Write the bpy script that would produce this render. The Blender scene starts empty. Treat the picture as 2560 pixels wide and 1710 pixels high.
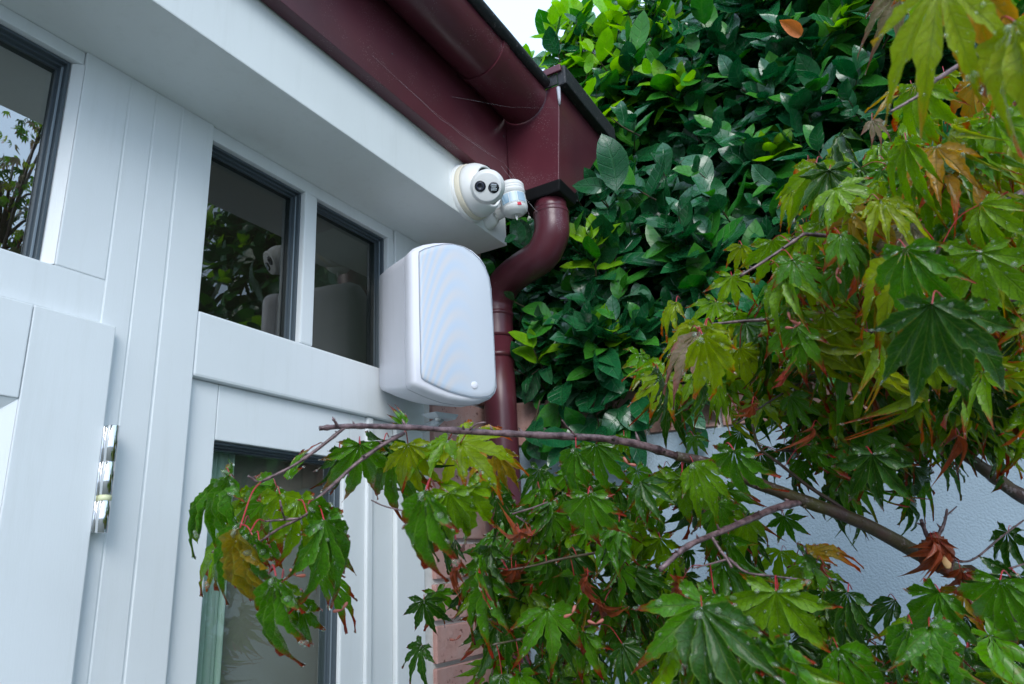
import bpy, bmesh, math, random
import numpy as np
from mathutils import Vector, Matrix, noise
R = math.radians
sc = bpy.context.scene
random.seed(7)

# ------------------------------------------------------------------ camera
CAM = Vector((0.0, -0.8532, 1.6))
FPX = 1780.18                      # focal length in pixels of the 2560 px wide photograph
RW = Matrix(((0.50133025, 0.23887257, 0.83162965),
             (-0.8636363, 0.19692607, 0.46406085),
             (-0.05291815, -0.95087329, 0.30502402)))
cd = bpy.data.cameras.new('camera'); cam = bpy.data.objects.new('camera', cd)
sc.collection.objects.link(cam); sc.camera = cam
m = Matrix(((RW[0][0], -RW[0][1], -RW[0][2]), (RW[1][0], -RW[1][1], -RW[1][2]), (RW[2][0], -RW[2][1], -RW[2][2]))).to_4x4()
m.translation = CAM
cam.matrix_world = m
cd.sensor_width = 36; cd.lens = 25.034; cd.clip_start = 0.02; cd.clip_end = 500
cd.dof.use_dof = True; cd.dof.focus_distance = 1.15; cd.dof.aperture_fstop = 13

# ------------------------------------------------------------------ world, sun, exposure
w = bpy.data.worlds.new('World'); sc.world = w; w.use_nodes = True
nt = w.node_tree; nt.nodes.clear()
sky = nt.nodes.new('ShaderNodeTexSky'); sky.sky_type = 'NISHITA'; sky.sun_disc = False
SUN_EL, SUN_AZ = 33, 213          # azimuth measured from +x towards +y
sky.sun_elevation = R(SUN_EL); sky.sun_rotation = R(90 - SUN_AZ)
sky.dust_density = 3.0; sky.ozone_density = 1.5
hs = nt.nodes.new('ShaderNodeHueSaturation'); hs.inputs['Saturation'].default_value = 0.5
cl = nt.nodes.new('ShaderNodeMix'); cl.data_type = 'RGBA'; cl.inputs[0].default_value = 0.7
cl.inputs[7].default_value = (9.4, 12.7, 17.2, 1)        # even cloud cover
bg = nt.nodes.new('ShaderNodeBackground'); bg.inputs[1].default_value = 0.105
ow = nt.nodes.new('ShaderNodeOutputWorld')
nt.links.new(sky.outputs[0], hs.inputs['Color']); nt.links.new(hs.outputs[0], cl.inputs[6])
nt.links.new(cl.outputs[2], bg.inputs[0]); nt.links.new(bg.outputs[0], ow.inputs[0])
sd = bpy.data.lights.new('sun', 'SUN'); sd.energy = 1.5; sd.angle = R(30); sd.color = (1.0, 0.985, 0.96)
so = bpy.data.objects.new('sun', sd); sc.collection.objects.link(so)
dv = Vector((math.cos(R(SUN_AZ)) * math.cos(R(SUN_EL)), math.sin(R(SUN_AZ)) * math.cos(R(SUN_EL)), math.sin(R(SUN_EL))))
so.rotation_euler = dv.to_track_quat('Z', 'Y').to_euler()
sc.view_settings.view_transform = 'Standard'; sc.view_settings.look = 'None'
sc.view_settings.gamma = 1; sc.view_settings.use_curve_mapping = False
sc.view_settings.exposure = 0.40
sc.render.engine = 'CYCLES'
sc.cycles.max_bounces = 8; sc.cycles.transparent_max_bounces = 12

# ------------------------------------------------------------------ helpers
def U(px, py, d):
    """world point seen at photograph pixel (px,py) at depth d along the view axis"""
    v = Vector(((px - 1280) / FPX, (py - 855) / FPX, 1.0))
    return CAM + d * (RW @ v)
def Uy(px, py, y):
    v = RW @ Vector(((px - 1280) / FPX, (py - 855) / FPX, 1.0))
    return CAM + v * ((y - CAM.y) / v.y)
def link(o, parent=None):
    sc.collection.objects.link(o)
    if parent is not None:
        o.parent = parent
        o.matrix_parent_inverse = parent.matrix_world.inverted()
    return o
def thing(name, label, cat, loc=(0, 0, 0), group=None, kind=None):
    o = bpy.data.objects.new(name, None); o.location = loc; o.empty_display_size = .05
    o.matrix_world = Matrix.Translation(loc)
    sc.collection.objects.link(o); tag(o, label, cat, group, kind); return o
def tag(o, label=None, cat=None, group=None, kind=None):
    if label: o['label'] = label
    if cat: o['category'] = cat
    if group: o['group'] = group
    if kind: o['kind'] = kind
    return o
def obj(name, me, mat=None, parent=None, smooth=False):
    if isinstance(me, bmesh.types.BMesh):
        bm = me; me = bpy.data.meshes.new(name); bm.to_mesh(me); bm.free()
    if mat is not None and len(me.materials) == 0:
        for q in (mat if isinstance(mat, (list, tuple)) else [mat]): me.materials.append(q)
    if smooth:
        me.polygons.foreach_set('use_smooth', [True] * len(me.polygons))
    o = bpy.data.objects.new(name, me)
    return link(o, parent)
def smooth_angle(o, a=40):
    bm = bmesh.new(); bm.from_mesh(o.data)
    for e in bm.edges:
        if len(e.link_faces) == 2 and e.calc_face_angle(0) > R(a): e.smooth = False
    for f in bm.faces: f.smooth = True
    bm.to_mesh(o.data); bm.free(); return o
def box(bm, x0, x1, y0, y1, z0, z1, bev=0.0):
    b = bmesh.new()
    vs = [b.verts.new(p) for p in ((x0, y0, z0), (x1, y0, z0), (x1, y1, z0), (x0, y1, z0), (x0, y0, z1), (x1, y0, z1), (x1, y1, z1), (x0, y1, z1))]
    for f in ((0, 3, 2, 1), (4, 5, 6, 7), (0, 1, 5, 4), (1, 2, 6, 5), (2, 3, 7, 6), (3, 0, 4, 7)): b.faces.new([vs[i] for i in f])
    if bev > 0:
        bmesh.ops.bevel(b, geom=b.edges[:], offset=bev, segments=2, profile=.6, affect='EDGES', clamp_overlap=True)
    t = bpy.data.meshes.new('tmp'); b.to_mesh(t); b.free(); bm.from_mesh(t); bpy.data.meshes.remove(t)
    return bm
def boxo(name, d, mat, parent, bev=.0015):
    return obj(name, box(bmesh.new(), *d, bev=bev), mat, parent)
def catmull(pts, n=8):
    pts = [Vector(p) for p in pts]; P = [pts[0] * 2 - pts[1]] + pts + [pts[-1] * 2 - pts[-2]]; out = []
    for i in range(1, len(P) - 2):
        for k in range(n):
            t = k / n; a, b, c, d = P[i - 1], P[i], P[i + 1], P[i + 2]
            out.append(.5 * ((2 * b) + (c - a) * t + (2 * a - 5 * b + 4 * c - d) * t * t + (3 * b - a - 3 * c + d) * t ** 3))
    out.append(pts[-1]); return out
def tube(bm, pts, rad, seg=10, cap=True, jitter=0.0):
    pts = [Vector(p) for p in pts]; n = len(pts)
    rad = rad if isinstance(rad, (list, tuple)) else [rad] * n
    up = Vector((0.13, 0.21, 1)).normalized(); rings = []; prev = None
    for i, p in enumerate(pts):
        t = (pts[min(i + 1, n - 1)] - pts[max(i - 1, 0)])
        if t.length < 1e-9: t = Vector((0, 0, 1))
        t.normalize()
        if prev is None:
            a = t.orthogonal().normalized()
        else:
            a = (prev - t * prev.dot(t)); a = a.normalized() if a.length > 1e-6 else t.orthogonal().normalized()
        prev = a; b = t.cross(a)
        rings.append([bm.verts.new(p + (a * math.cos(2 * math.pi * k / seg) + b * math.sin(2 * math.pi * k / seg)) * rad[i] * (1 + random.uniform(-jitter, jitter))) for k in range(seg)])
    for i in range(n - 1):
        for k in range(seg):
            f = bm.faces.new((rings[i][k], rings[i][(k + 1) % seg], rings[i + 1][(k + 1) % seg], rings[i + 1][k])); f.smooth = True
    if cap:
        bm.faces.new(rings[0][::-1]); bm.faces.new(rings[-1])
    return bm
def lathe(bm, prof, mat4=Matrix(), seg=40):
    """prof: list of (r, h) about local z"""
    rings = []
    for r, h in prof:
        if r < 1e-6: rings.append([bm.verts.new(mat4 @ Vector((0, 0, h)))])
        else: rings.append([bm.verts.new(mat4 @ Vector((r * math.cos(2 * math.pi * k / seg), r * math.sin(2 * math.pi * k / seg), h))) for k in range(seg)])
    for a, b in zip(rings, rings[1:]):
        for k in range(seg):
            k2 = (k + 1) % seg
            if len(a) == 1 and len(b) == 1: continue
            if len(a) == 1: f = bm.faces.new((a[0], b[k2], b[k])) if False else bm.faces.new((a[0], b[k], b[k2]))
            elif len(b) == 1: f = bm.faces.new((a[k2], a[k], b[0]))
            else: f = bm.faces.new((a[k2], a[k], b[k], b[k2]))
            f.smooth = True
    bmesh.ops.recalc_face_normals(bm, faces=bm.faces[:])
    return bm
def frame_z(z, loc, xhint=Vector((1, 0, 0))):
    z = Vector(z).normalized(); x = (xhint - z * xhint.dot(z)).normalized(); y = z.cross(x)
    return Matrix(((x.x, y.x, z.x, loc[0]), (x.y, y.y, z.y, loc[1]), (x.z, y.z, z.z, loc[2]), (0, 0, 0, 1)))
def prism(bm, a, b, bev=0):
    """solid between two outlines with the same number of points"""
    t = bmesh.new()
    va = [t.verts.new(p) for p in a]; vb = [t.verts.new(p) for p in b]; n = len(a)
    t.faces.new(va); t.faces.new(vb[::-1])
    for i in range(n): t.faces.new((va[i], vb[i], vb[(i + 1) % n], va[(i + 1) % n]))
    bmesh.ops.recalc_face_normals(t, faces=t.faces[:])
    if bev: bmesh.ops.bevel(t, geom=t.edges[:], offset=bev, segments=2, profile=.6, affect='EDGES', clamp_overlap=True)
    me = bpy.data.meshes.new('tmp'); t.to_mesh(me); t.free(); bm.from_mesh(me); bpy.data.meshes.remove(me); return bm

# ------------------------------------------------------------------ materials
class N:
    def __init__(s, name):
        s.m = bpy.data.materials.new(name); s.m.use_nodes = True; s.t = s.m.node_tree; s.n = s.t.nodes
        s.b = s.n['Principled BSDF']; s.o = s.n['Material Output']
    def add(s, t, **k):
        q = s.n.new(t)
        for a, v in k.items(): setattr(q, a, v)
        return q
    def l(s, a, b): s.t.links.new(a, b)
    def coord(s, kind='Object'): return s.add('ShaderNodeTexCoord').outputs[kind]
    def noise(s, scale, detail=4, rough=.6, vec=None, dist=0):
        q = s.add('ShaderNodeTexNoise'); q.inputs['Scale'].default_value = scale; q.inputs['Detail'].default_value = detail
        q.inputs['Roughness'].default_value = rough; q.inputs['Distortion'].default_value = dist
        s.l(vec if vec is not None else s.coord(), q.inputs['Vector']); return q.outputs['Fac']
    def ramp(s, fac, stops, interp='LINEAR'):
        q = s.add('ShaderNodeValToRGB'); q.color_ramp.interpolation = interp; e = q.color_ramp.elements
        while len(e) < len(stops): e.new(.5)
        for i, (p, c) in enumerate(stops): e[i].position = p; e[i].color = tuple(c) + (1,) if len(c) == 3 else c
        s.l(fac, q.inputs[0]); return q.outputs[0]
    def mix(s, f, a, b, mode='MIX'):
        q = s.add('ShaderNodeMix', data_type='RGBA', blend_type=mode)
        for i, v in ((0, f), (6, a), (7, b)):
            if hasattr(v, 'links') or hasattr(v, 'is_linked'): s.l(v, q.inputs[i])
            elif i == 0: q.inputs[0].default_value = v
            else: q.inputs[i].default_value = tuple(v) + (1,)
        return q.outputs[2]
    def math(s, op, a, b=0.0, c=None):
        q = s.add('ShaderNodeMath', operation=op)
        for i, v in enumerate((a, b) if c is None else (a, b, c)):
            if hasattr(v, 'is_linked'): s.l(v, q.inputs[i])
            else: q.inputs[i].default_value = v
        return q.outputs[0]
    def bump(s, h, strength=.2, dist=.002):
        q = s.add('ShaderNodeBump'); q.inputs['Strength'].default_value = strength; q.inputs['Distance'].default_value = dist
        s.l(h, q.inputs['Height']); s.l(q.outputs[0], s.b.inputs['Normal']); return q
    def set(s, color=None, rough=None, spec=None, metal=None):
        for k, v in (('Base Color', color), ('Roughness', rough), ('Specular IOR Level', spec), ('Metallic', metal)):
            if v is None: continue
            if hasattr(v, 'is_linked'): s.l(v, s.b.inputs[k])
            else: s.b.inputs[k].default_value = tuple(v) + (1,) if isinstance(v, tuple) else v
        return s
    def mapped(s, scale, kind='Object'):
        q = s.add('ShaderNodeMapping'); q.inputs['Scale'].default_value = scale; s.l(s.coord(kind), q.inputs[0]); return q.outputs[0]

def paint(name, col, grain=(60, 60, 6), rough=.38, gs=.12):
    q = N(name); n1 = q.noise(3, 3); n2 = q.noise(12, 5, .6, q.mapped(grain)); n3 = q.noise(140, 2)
    c = q.mix(q.ramp(n1, [(.35, (0, 0, 0)), (.7, (1, 1, 1))]), tuple(v * .93 for v in col), col)
    dirt = q.ramp(q.noise(55, 6, .75), [(.70, (0, 0, 0)), (.78, (1, 1, 1))])
    c = q.mix(q.math('MULTIPLY', dirt, .18), c, (.30, .31, .25))
    st = q.ramp(q.noise(7, 6, .7, q.mapped((6, 6, .5))), [(.52, (0, 0, 0)), (.75, (1, 1, 1))]); c = q.mix(q.math('MULTIPLY', st, .16), c, (.46, .48, .44))
    q.set(c, q.ramp(n1, [(.3, (rough * .8,) * 3), (.7, (rough * 1.3,) * 3)])); q.bump(q.math('ADD', n2, q.math('MULTIPLY', n3, .4)), gs, .0012); return q.m
M = {}
M['white'] = paint('white_painted_wood', (.74, .775, .79))
M['beam'] = paint('white_painted_beam', (.76, .79, .78), (4, 30, 30), gs=.06)
def maroon_mat(name, base=(.112, .024, .036), spots=True):
    q = N(name); n1 = q.noise(5, 5, .65)
    c = q.mix(n1, tuple(v * .62 for v in base), tuple(v * 1.2 for v in base))
    if spots:
        f = q.ramp(q.noise(16, 3, .5), [(.52, (0, 0, 0)), (.62, (1, 1, 1))])
        v = q.add('ShaderNodeTexVoronoi'); v.inputs['Scale'].default_value = 260; q.l(q.coord(), v.inputs['Vector'])
        d = q.ramp(v.outputs['Distance'], [(.16, (1, 1, 1)), (.24, (0, 0, 0))])
        c = q.mix(q.math('MULTIPLY', q.math('MULTIPLY', f, d), .45), c, (.40, .36, .36))
        g = q.ramp(q.noise(45, 4, .6), [(.72, (0, 0, 0)), (.74, (1, 1, 1))])
        c = q.mix(q.math('MULTIPLY', g, .8), c, (.08, .36, .34))
        sm = q.ramp(q.noise(2.2, 5, .6), [(.45, (0, 0, 0)), (.72, (1, 1, 1))])
        c = q.mix(q.math('MULTIPLY', sm, .6), c, (.038, .020, .030))
    q.set(c, q.ramp(n1, [(0, (.22,) * 3), (1, (.42,) * 3)])); q.bump(q.noise(180, 3), .12, .0006); return q.m
M['maroon'] = maroon_mat('maroon_painted_metal')
M['black'] = N('black_rubbery_edge').set((.006, .006, .007), .55, .2).m
def black_worn():
    q = N('black_edge_with_grit'); g = q.ramp(q.noise(120, 4, .7), [(.6, (.012, .013, .016)), (.72, (.16, .14, .14))])
    q.set(g, .6); q.bump(q.noise(90, 5, .7), .6, .003); return q.m
M['blackworn'] = black_worn()
M['gasket'] = N('slate_grey_glazing_frame').set((.062, .082, .098), .4).m
M['gasket_light'] = N('grey_blue_glazing_bead').set((.20, .245, .28), .4).m
def brick_mat():
    q = N('red_clay_brick'); oi = q.add('ShaderNodeObjectInfo').outputs['Random']
    n1 = q.noise(28, 8, .7); n2 = q.noise(9, 4)
    c = q.mix(n1, (.30, .13, .11), (.56, .36, .32))
    c = q.mix(q.math('MULTIPLY', oi, .4), c, (.44, .26, .23))
    bl = q.ramp(q.noise(11, 6, .7), [(.45, (0, 0, 0)), (.68, (1, 1, 1))])
    c = q.mix(q.math('MULTIPLY', bl, .45), c, (.46, .36, .33))
    pits = q.ramp(q.noise(70, 5, .7), [(.60, (0, 0, 0)), (.66, (1, 1, 1))])
    c = q.mix(q.math('MULTIPLY', pits, .8), c, (.085, .022, .018))
    q.set(c, .85, .3); q.bump(q.math('ADD', q.noise(60, 7, .75), n2), .7, .004); return q.m
M['brick'] = brick_mat()
def mortar():
    q = N('white_mortar'); q.set(q.mix(q.noise(30, 6), (.50, .49, .47), (.74, .73, .71)), .9); q.bump(q.noise(90, 6, .7), .7, .004); return q.m
M['mortar'] = mortar()
def render_mat():
    q = N('grey_blue_wall_render'); a = q.noise(210, 3, .55); b = q.noise(2.5, 5)
    v = q.add('ShaderNodeTexVoronoi'); v.inputs['Scale'].default_value = 230; q.l(q.coord(), v.inputs['Vector'])
    q.set(q.mix(b, (.27, .355, .43), (.33, .42, .50)), .75)
    q.bump(q.math('ADD', a, q.math('MULTIPLY', v.outputs['Distance'], .5)), .6, .0026); return q.m
M['render'] = render_mat()
def glass(f0=.13, tint=(.44, .47, .41, 1)):
    q = N('window_glass'); lw = q.add('ShaderNodeLayerWeight'); lw.inputs['Blend'].default_value = .5
    fac = q.math('MULTIPLY_ADD', q.math('POWER', lw.outputs['Facing'], 4.0), 1 - f0, f0)
    gl = q.add('ShaderNodeBsdfGlossy'); gl.inputs['Roughness'].default_value = 0.004; gl.inputs['Color'].default_value = (1, 1, 1, 1)
    tr = q.add('ShaderNodeBsdfTransparent'); tr.inputs['Color'].default_value = tint
    mx = q.add('ShaderNodeMixShader'); q.l(fac, mx.inputs[0]); q.l(tr.outputs[0], mx.inputs[1]); q.l(gl.outputs[0], mx.inputs[2])
    q.l(mx.outputs[0], q.o.inputs[0]); return q.m
M['glass'] = glass(.085); M['glass3'] = glass(.05, (.93, .96, .93, 1)); M['glass2'] = glass(.34)
M['interior'] = N('brown_grey_interior_wall').set((.30, .25, .225), .9).m
M['curtain'] = N('grey_green_curtain').set((.52, .66, .60), .9).m
M['plastic'] = N('white_moulded_plastic').set((.78, .785, .77), .36).m
M['cream'] = N('cream_sealing_ring').set((.72, .665, .53), .5).m
M['spk'] = paint('white_speaker_plastic', (.73, .735, .80), (1, 1, 1), .42, .03)
M['dark'] = N('dark_gap').set((.01, .01, .012), .5).m
M['lens'] = N('black_lens_glass').set((.006, .008, .016), .06, .8).m
M['lensring'] = N('dark_blue_lens_ring').set((.03, .035, .06), .3).m
M['led'] = N('infrared_led_reflector').set((.62, .66, .70), .12, metal=.9).m
def pir():
    q = N('frosted_blue_sensor_lens'); a = q.add('ShaderNodeTexWave'); a.inputs['Scale'].default_value = 160
    q.l(q.coord(), a.inputs['Vector']); q.set(q.mix(a.outputs['Fac'], (.24, .38, .50), (.42, .56, .66)), .35); return q.m
M['pir'] = pir()
M['red'] = N('red_indicator').set((.62, .008, .035), .35).m
M['chrome'] = N('polished_chrome').set((.80, .80, .80), .09, metal=1.0).m
M['washer'] = N('cream_plastic_washer').set((.66, .68, .42), .4).m
def grille():
    q = N('perforated_white_grille'); tc = q.coord('Object')
    sx = q.add('ShaderNodeSeparateXYZ'); q.l(tc, sx.inputs[0]); x, z = sx.outputs[0], sx.outputs[1]
    # optical moire painted into the grille colour as wide curved bands
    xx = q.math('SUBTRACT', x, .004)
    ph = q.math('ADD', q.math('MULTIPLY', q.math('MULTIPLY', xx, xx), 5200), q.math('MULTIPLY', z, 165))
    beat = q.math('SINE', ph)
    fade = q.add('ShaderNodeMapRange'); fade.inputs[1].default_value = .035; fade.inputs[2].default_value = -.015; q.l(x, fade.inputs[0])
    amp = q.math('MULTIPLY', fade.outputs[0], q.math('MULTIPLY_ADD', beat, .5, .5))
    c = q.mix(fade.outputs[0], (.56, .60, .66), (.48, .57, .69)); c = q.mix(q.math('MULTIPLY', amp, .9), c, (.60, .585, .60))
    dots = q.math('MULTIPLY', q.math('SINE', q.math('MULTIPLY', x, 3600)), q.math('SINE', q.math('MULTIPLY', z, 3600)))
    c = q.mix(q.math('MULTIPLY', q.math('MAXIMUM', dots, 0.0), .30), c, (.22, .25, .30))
    q.set(c, .5); return q.m
M['grille'] = grille()
def bark():
    q = N('mossy_maple_bark'); n = q.noise(26, 6, .7); g = q.ramp(q.noise(14, 4, .6), [(.42, (0, 0, 0)), (.6, (1, 1, 1))])
    c = q.mix(n, (.020, .010, .008), (.10, .055, .045)); c = q.mix(q.math('MULTIPLY', g, .75), c, (.060, .062, .008))
    li = q.ramp(q.noise(60, 4, .7), [(.60, (0, 0, 0)), (.68, (1, 1, 1))]); c = q.mix(q.math('MULTIPLY', li, .6), c, (.30, .25, .27))
    q.set(c, .42); q.bump(q.noise(90, 6, .7), .7, .003); return q.m
M['bark'] = bark()
def twig():
    q = N('purple_grey_twig_bark'); n = q.noise(90, 6, .75); n = q.ramp(n, [(.38, (0, 0, 0)), (.62, (1, 1, 1))]); c = q.mix(n, (.028, .011, .013), (.20, .125, .13))
    q.set(c, .35); q.bump(q.noise(150, 4), .5, .001); return q.m
M['twig'] = twig()
M['petiole'] = N('crimson_leaf_stalk').set((.40, .018, .035), .3).m
M['seed'] = N('pink_winged_seed').set((.34, .10, .07), .5).m
M['greystem'] = N('brown_hedge_stem').set((.065, .045, .022), .6).m
def drop():
    q = N('water_drop'); b = q.b; b.inputs['Transmission Weight'].default_value = .90; b.inputs['IOR'].default_value = 1.33
    b.inputs['Roughness'].default_value = .0; b.inputs['Base Color'].default_value = (.90, 1.0, .82, 1)
    return q.m
M['drop'] = drop()

def leaf_mat(name, base, base2, tip=None, tipw=.0, rough=.3, trans=.3, vein=(.25, .35, .08), veinf=.35, speck=0.0, nv=9, spec=.22, coat=.28):
    """u: -1..1 across the lobe, v: 0..1 along it"""
    q = N(name); uv = q.add('ShaderNodeUVMap'); s = q.add('ShaderNodeSeparateXYZ'); q.l(uv.outputs[0], s.inputs[0])
    u = q.math('ABSOLUTE', q.math('MULTIPLY_ADD', s.outputs[0], 2, -1)); v = s.outputs[1]
    oi = q.add('ShaderNodeObjectInfo').outputs['Random']
    at = q.add('ShaderNodeAttribute', attribute_name='rnd').outputs['Fac']
    r = q.math('FRACT', q.math('ADD', oi, at))
    n = q.noise(38, 5, .6)
    c = q.mix(r, base, base2)
    c = q.mix(q.ramp(n, [(.3, (0, 0, 0)), (.75, (1, 1, 1))]), c, q.mix(.5, c, tuple(min(1, k * 1.7) for k in base2)))
    mid = q.ramp(u, [(0.02, (1, 1, 1)), (.10, (0, 0, 0))])
    sv = q.math('SINE', q.math('MULTIPLY', q.math('SUBTRACT', v, q.math('MULTIPLY', u, .16)), 6.283 * nv))
    side = q.ramp(sv, [(.90, (0, 0, 0)), (.995, (1, 1, 1))])
    vf = q.math('MULTIPLY', q.math('MAXIMUM', mid, q.math('MULTIPLY', side, .55)), veinf)
    c = q.mix(vf, c, vein)
    c = q.mix(q.math('MULTIPLY', q.ramp(u, [(.86, (0, 0, 0)), (.97, (1, 1, 1))]), veinf * .8), c, vein)
    if tip:
        e = q.math('ADD', q.math('MULTIPLY', v, q.math('MULTIPLY_ADD', r, .25, .87)), q.math('MULTIPLY', q.math('SUBTRACT', n, .5), .5))
        e = q.math('ADD', e, q.math('MULTIPLY', q.math('POWER', u, 3.0), .10))
        tm = q.ramp(e, [(1 - tipw, (0, 0, 0)), (min(1, 1 - tipw * .35), (1, 1, 1))]); tn_ = q.ramp(q.math('FRACT', q.math('MULTIPLY', r, 7.3)), [(.1, (.15, .15, .15)), (.3, (1, 1, 1))]); c = q.mix(q.math('MULTIPLY', tm, tn_), c, q.mix(n, tip, tuple(k * .35 for k in tip)))
    if speck:
        sp = q.ramp(q.noise(75, 5, .7), [(.63, (0, 0, 0)), (.67, (1, 1, 1))]); c = q.mix(q.math('MULTIPLY', sp, speck), c, (.20, .05, .02))
    rr = q.ramp(q.noise(60, 3), [(.3, (rough * .7,) * 3), (.7, (rough * 1.35,) * 3)])
    q.set(c, rr, spec); q.b.inputs['Coat Weight'].default_value = coat; q.b.inputs['Coat Roughness'].default_value = .07
    h = q.math('SUBTRACT', q.math('MULTIPLY', q.noise(55, 4), .6), q.math('MULTIPLY', q.math('MAXIMUM', mid, side), .8))
    q.bump(h, .8, .0016)
    tl = q.add('ShaderNodeBsdfTranslucent'); q.l(q.mix(.5, c, (.9, 1.0, .25), 'MULTIPLY'), tl.inputs[0])
    g2 = q.add('ShaderNodeHueSaturation'); g2.inputs['Value'].default_value = 1.8; g2.inputs['Saturation'].default_value = 1.15
    q.l(c, g2.inputs['Color']); q.l(g2.outputs[0], tl.inputs[0])
    mx = q.add('ShaderNodeMixShader'); mx.inputs[0].default_value = trans
    q.l(q.b.outputs[0], mx.inputs[1]); q.l(tl.outputs[0], mx.inputs[2]); q.l(mx.outputs[0], q.o.inputs[0]); return q.m
LM = {   # maple leaf colours
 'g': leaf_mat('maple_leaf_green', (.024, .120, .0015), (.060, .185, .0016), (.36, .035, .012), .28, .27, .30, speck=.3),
 'b': leaf_mat('maple_leaf_bright_green', (.075, .205, .0015), (.150, .270, .0015), (.42, .05, .012), .28, .25, .36, speck=.3),
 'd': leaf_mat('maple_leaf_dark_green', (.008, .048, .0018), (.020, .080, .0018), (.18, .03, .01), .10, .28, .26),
 'y': leaf_mat('maple_leaf_yellow_green', (.270, .285, .003), (.170, .270, .002), (.60, .12, .008), .24, .28, .38, speck=.3),
 'o': leaf_mat('maple_leaf_olive_orange', (.175, .165, .010), (.33, .17, .008), (.68, .10, .01), .45, .3, .38, speck=.4),
 'p': leaf_mat('maple_leaf_bronze_wet', (.125, .125, .050), (.17, .12, .075), (.38, .15, .12), .35, .34, .22, speck=.7),
 'r': leaf_mat('maple_leaf_dead_red', (.12, .022, .010), (.30, .055, .018), (.42, .12, .03), .3, .4, .2, vein=(.3, .1, .05)),
}
HM = {
 'd': leaf_mat('hedge_leaf_dark', (.004, .060, .024), (.012, .100, .028), None, 0, .24, .12, vein=(.05, .19, .06), veinf=.30, nv=6, spec=.5),
 'm': leaf_mat('hedge_leaf_green', (.016, .140, .022), (.040, .190, .016), None, 0, .27, .2, vein=(.10, .28, .05), veinf=.35, nv=6),
 'l': leaf_mat('hedge_leaf_young', (.11, .34, .008), (.20, .40, .010), None, 0, .3, .38, vein=(.25, .42, .05), veinf=.35, nv=6),
 'w': leaf_mat('hedge_leaf_dusty', (.030, .10, .055), (.06, .15, .085), None, 0, .35, .12, vein=(.12, .22, .10), veinf=.3, nv=6, speck=.0),
}

# ------------------------------------------------------------------ the ground
g = obj('ground', box(bmesh.new(), -60, 60, -60, 60, -.3, 0), None)
q = N('dark_paving_ground'); q.set(q.mix(q.noise(3, 6), (.07, .08, .07), (.12, .13, .11)), .8); g.data.materials.append(q.m); tag(g, kind='structure')

# ------------------------------------------------------------------ house
house = thing('house', 'white timber framed house end with brick pier, deep painted beam and maroon fascia', 'house', (.8, .1, 0))
Wm = M['white']; SOF = 2.288
# brick pier
wall = obj('brick_pier', box(bmesh.new(), 1.150, 1.392, .006, .32, 0, 2.41), M['mortar'], house)
def brickmesh(L, y0=-.004):
    bm = box(bmesh.new(), 0, L, y0, .098, 0, .0655, .0025)
    for v in bm.verts: v.co += Vector((noise.noise(v.co * 60), noise.noise(v.co * 60 + Vector((9, 0, 0))), noise.noise(v.co * 60 + Vector((0, 7, 0))))) * .0012
    me = bpy.data.meshes.new('brick'); bm.to_mesh(me); bm.free(); me.materials.append(M['brick']); return me
bm_full, bm_half = brickmesh(.217), brickmesh(.103)
z = 1.5126 - .075 * 20 + .005; k = 0
while z < 2.36:
    rows = [(1.172, bm_full)] if k % 4 else [(1.172, bm_half), (1.286, bm_half)]
    for x, me in rows:
        o = bpy.data.objects.new('brick', me); o.location = (x + random.uniform(-.0015, .0015), random.uniform(-.0015, .0015), z + random.uniform(-.0012, .0012))
        o.rotation_euler = (0, random.uniform(-.004, .004), random.uniform(-.006, .006)); o.parent = wall; sc.collection.objects.link(o)
    z += .075; k += 1
# beam (front face y=-.15, soffit z 2.288)
boxo('lintel_beam', (-1.2, 1.262, -.15, .02, SOF, 2.60), M['beam'], house, .002)
boxo('fascia_board', (-1.2, 1.43, -.176, -.152, 2.41, 2.66), M['maroon'], house, .001)
bm = bmesh.new()
prism(bm, [(-1.2, -.16, 2.664), (-1.2, 2.6, 3.60), (-1.2, 2.6, 3.66), (-1.2, -.19, 2.70)], [(1.34, -.16, 2.664), (1.34, 2.6, 3.60), (1.34, 2.6, 3.66), (1.34, -.19, 2.70)])
q = N('dark_roof_covering'); q.set((.05, .045, .045), .8); obj('roof', bm, q.m, house)
# posts: four grooved boards
for i, (x0, x1) in enumerate(((.4143, .4762), (.4772, .5150), (.5160, .5562), (.5584, .6132))):
    zb = 1.979 if i == 0 else 0
    boxo('post_board', (x0, x1, 0, .045, zb, SOF), Wm, house, .0017)
boxo('backing_board', (.416, .6125, .0009, .05, 0, SOF), Wm, house, 0)
# transoms
boxo('transom', (.6135, 1.150, .0005, .055, 1.882, 1.979), Wm, house, .004)
boxo('transom', (-.6, .4766, .0008, .055, 1.9215, 1.9785), Wm, house, .0018)
# head beads above windows and mullion
boxo('head_bead', (.6135, 1.055, .004, .05, 2.264, SOF), Wm, house, .002)
boxo('head_bead', (-.6, .4138, .004, .05, 2.268, SOF), Wm, house, .002)
boxo('mullion', (.809, .838, .002, .05, 1.9795, 2.2635), Wm, house, .003)
boxo('side_board', (1.0365, 1.056, .003, .05, 1.9795, 2.2635), Wm, house, .002)
boxo('side_board', (1.0575, 1.150, .0, .05, 1.9795, SOF), Wm, house, .002)
# bevelled trim at the right of the left window
prism_bm = bmesh.new()
prism(prism_bm, [(.4138, .001, 1.9795), (.4138, .05, 1.9795), (.400, .05, 1.9795), (.4035, .012, 1.9795)], [(.4138, .001, 2.2675), (.4138, .05, 2.2675), (.400, .05, 2.2675), (.4035, .012, 2.2675)], .0008)
obj('trim_bead', prism_bm, Wm, house)
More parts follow.
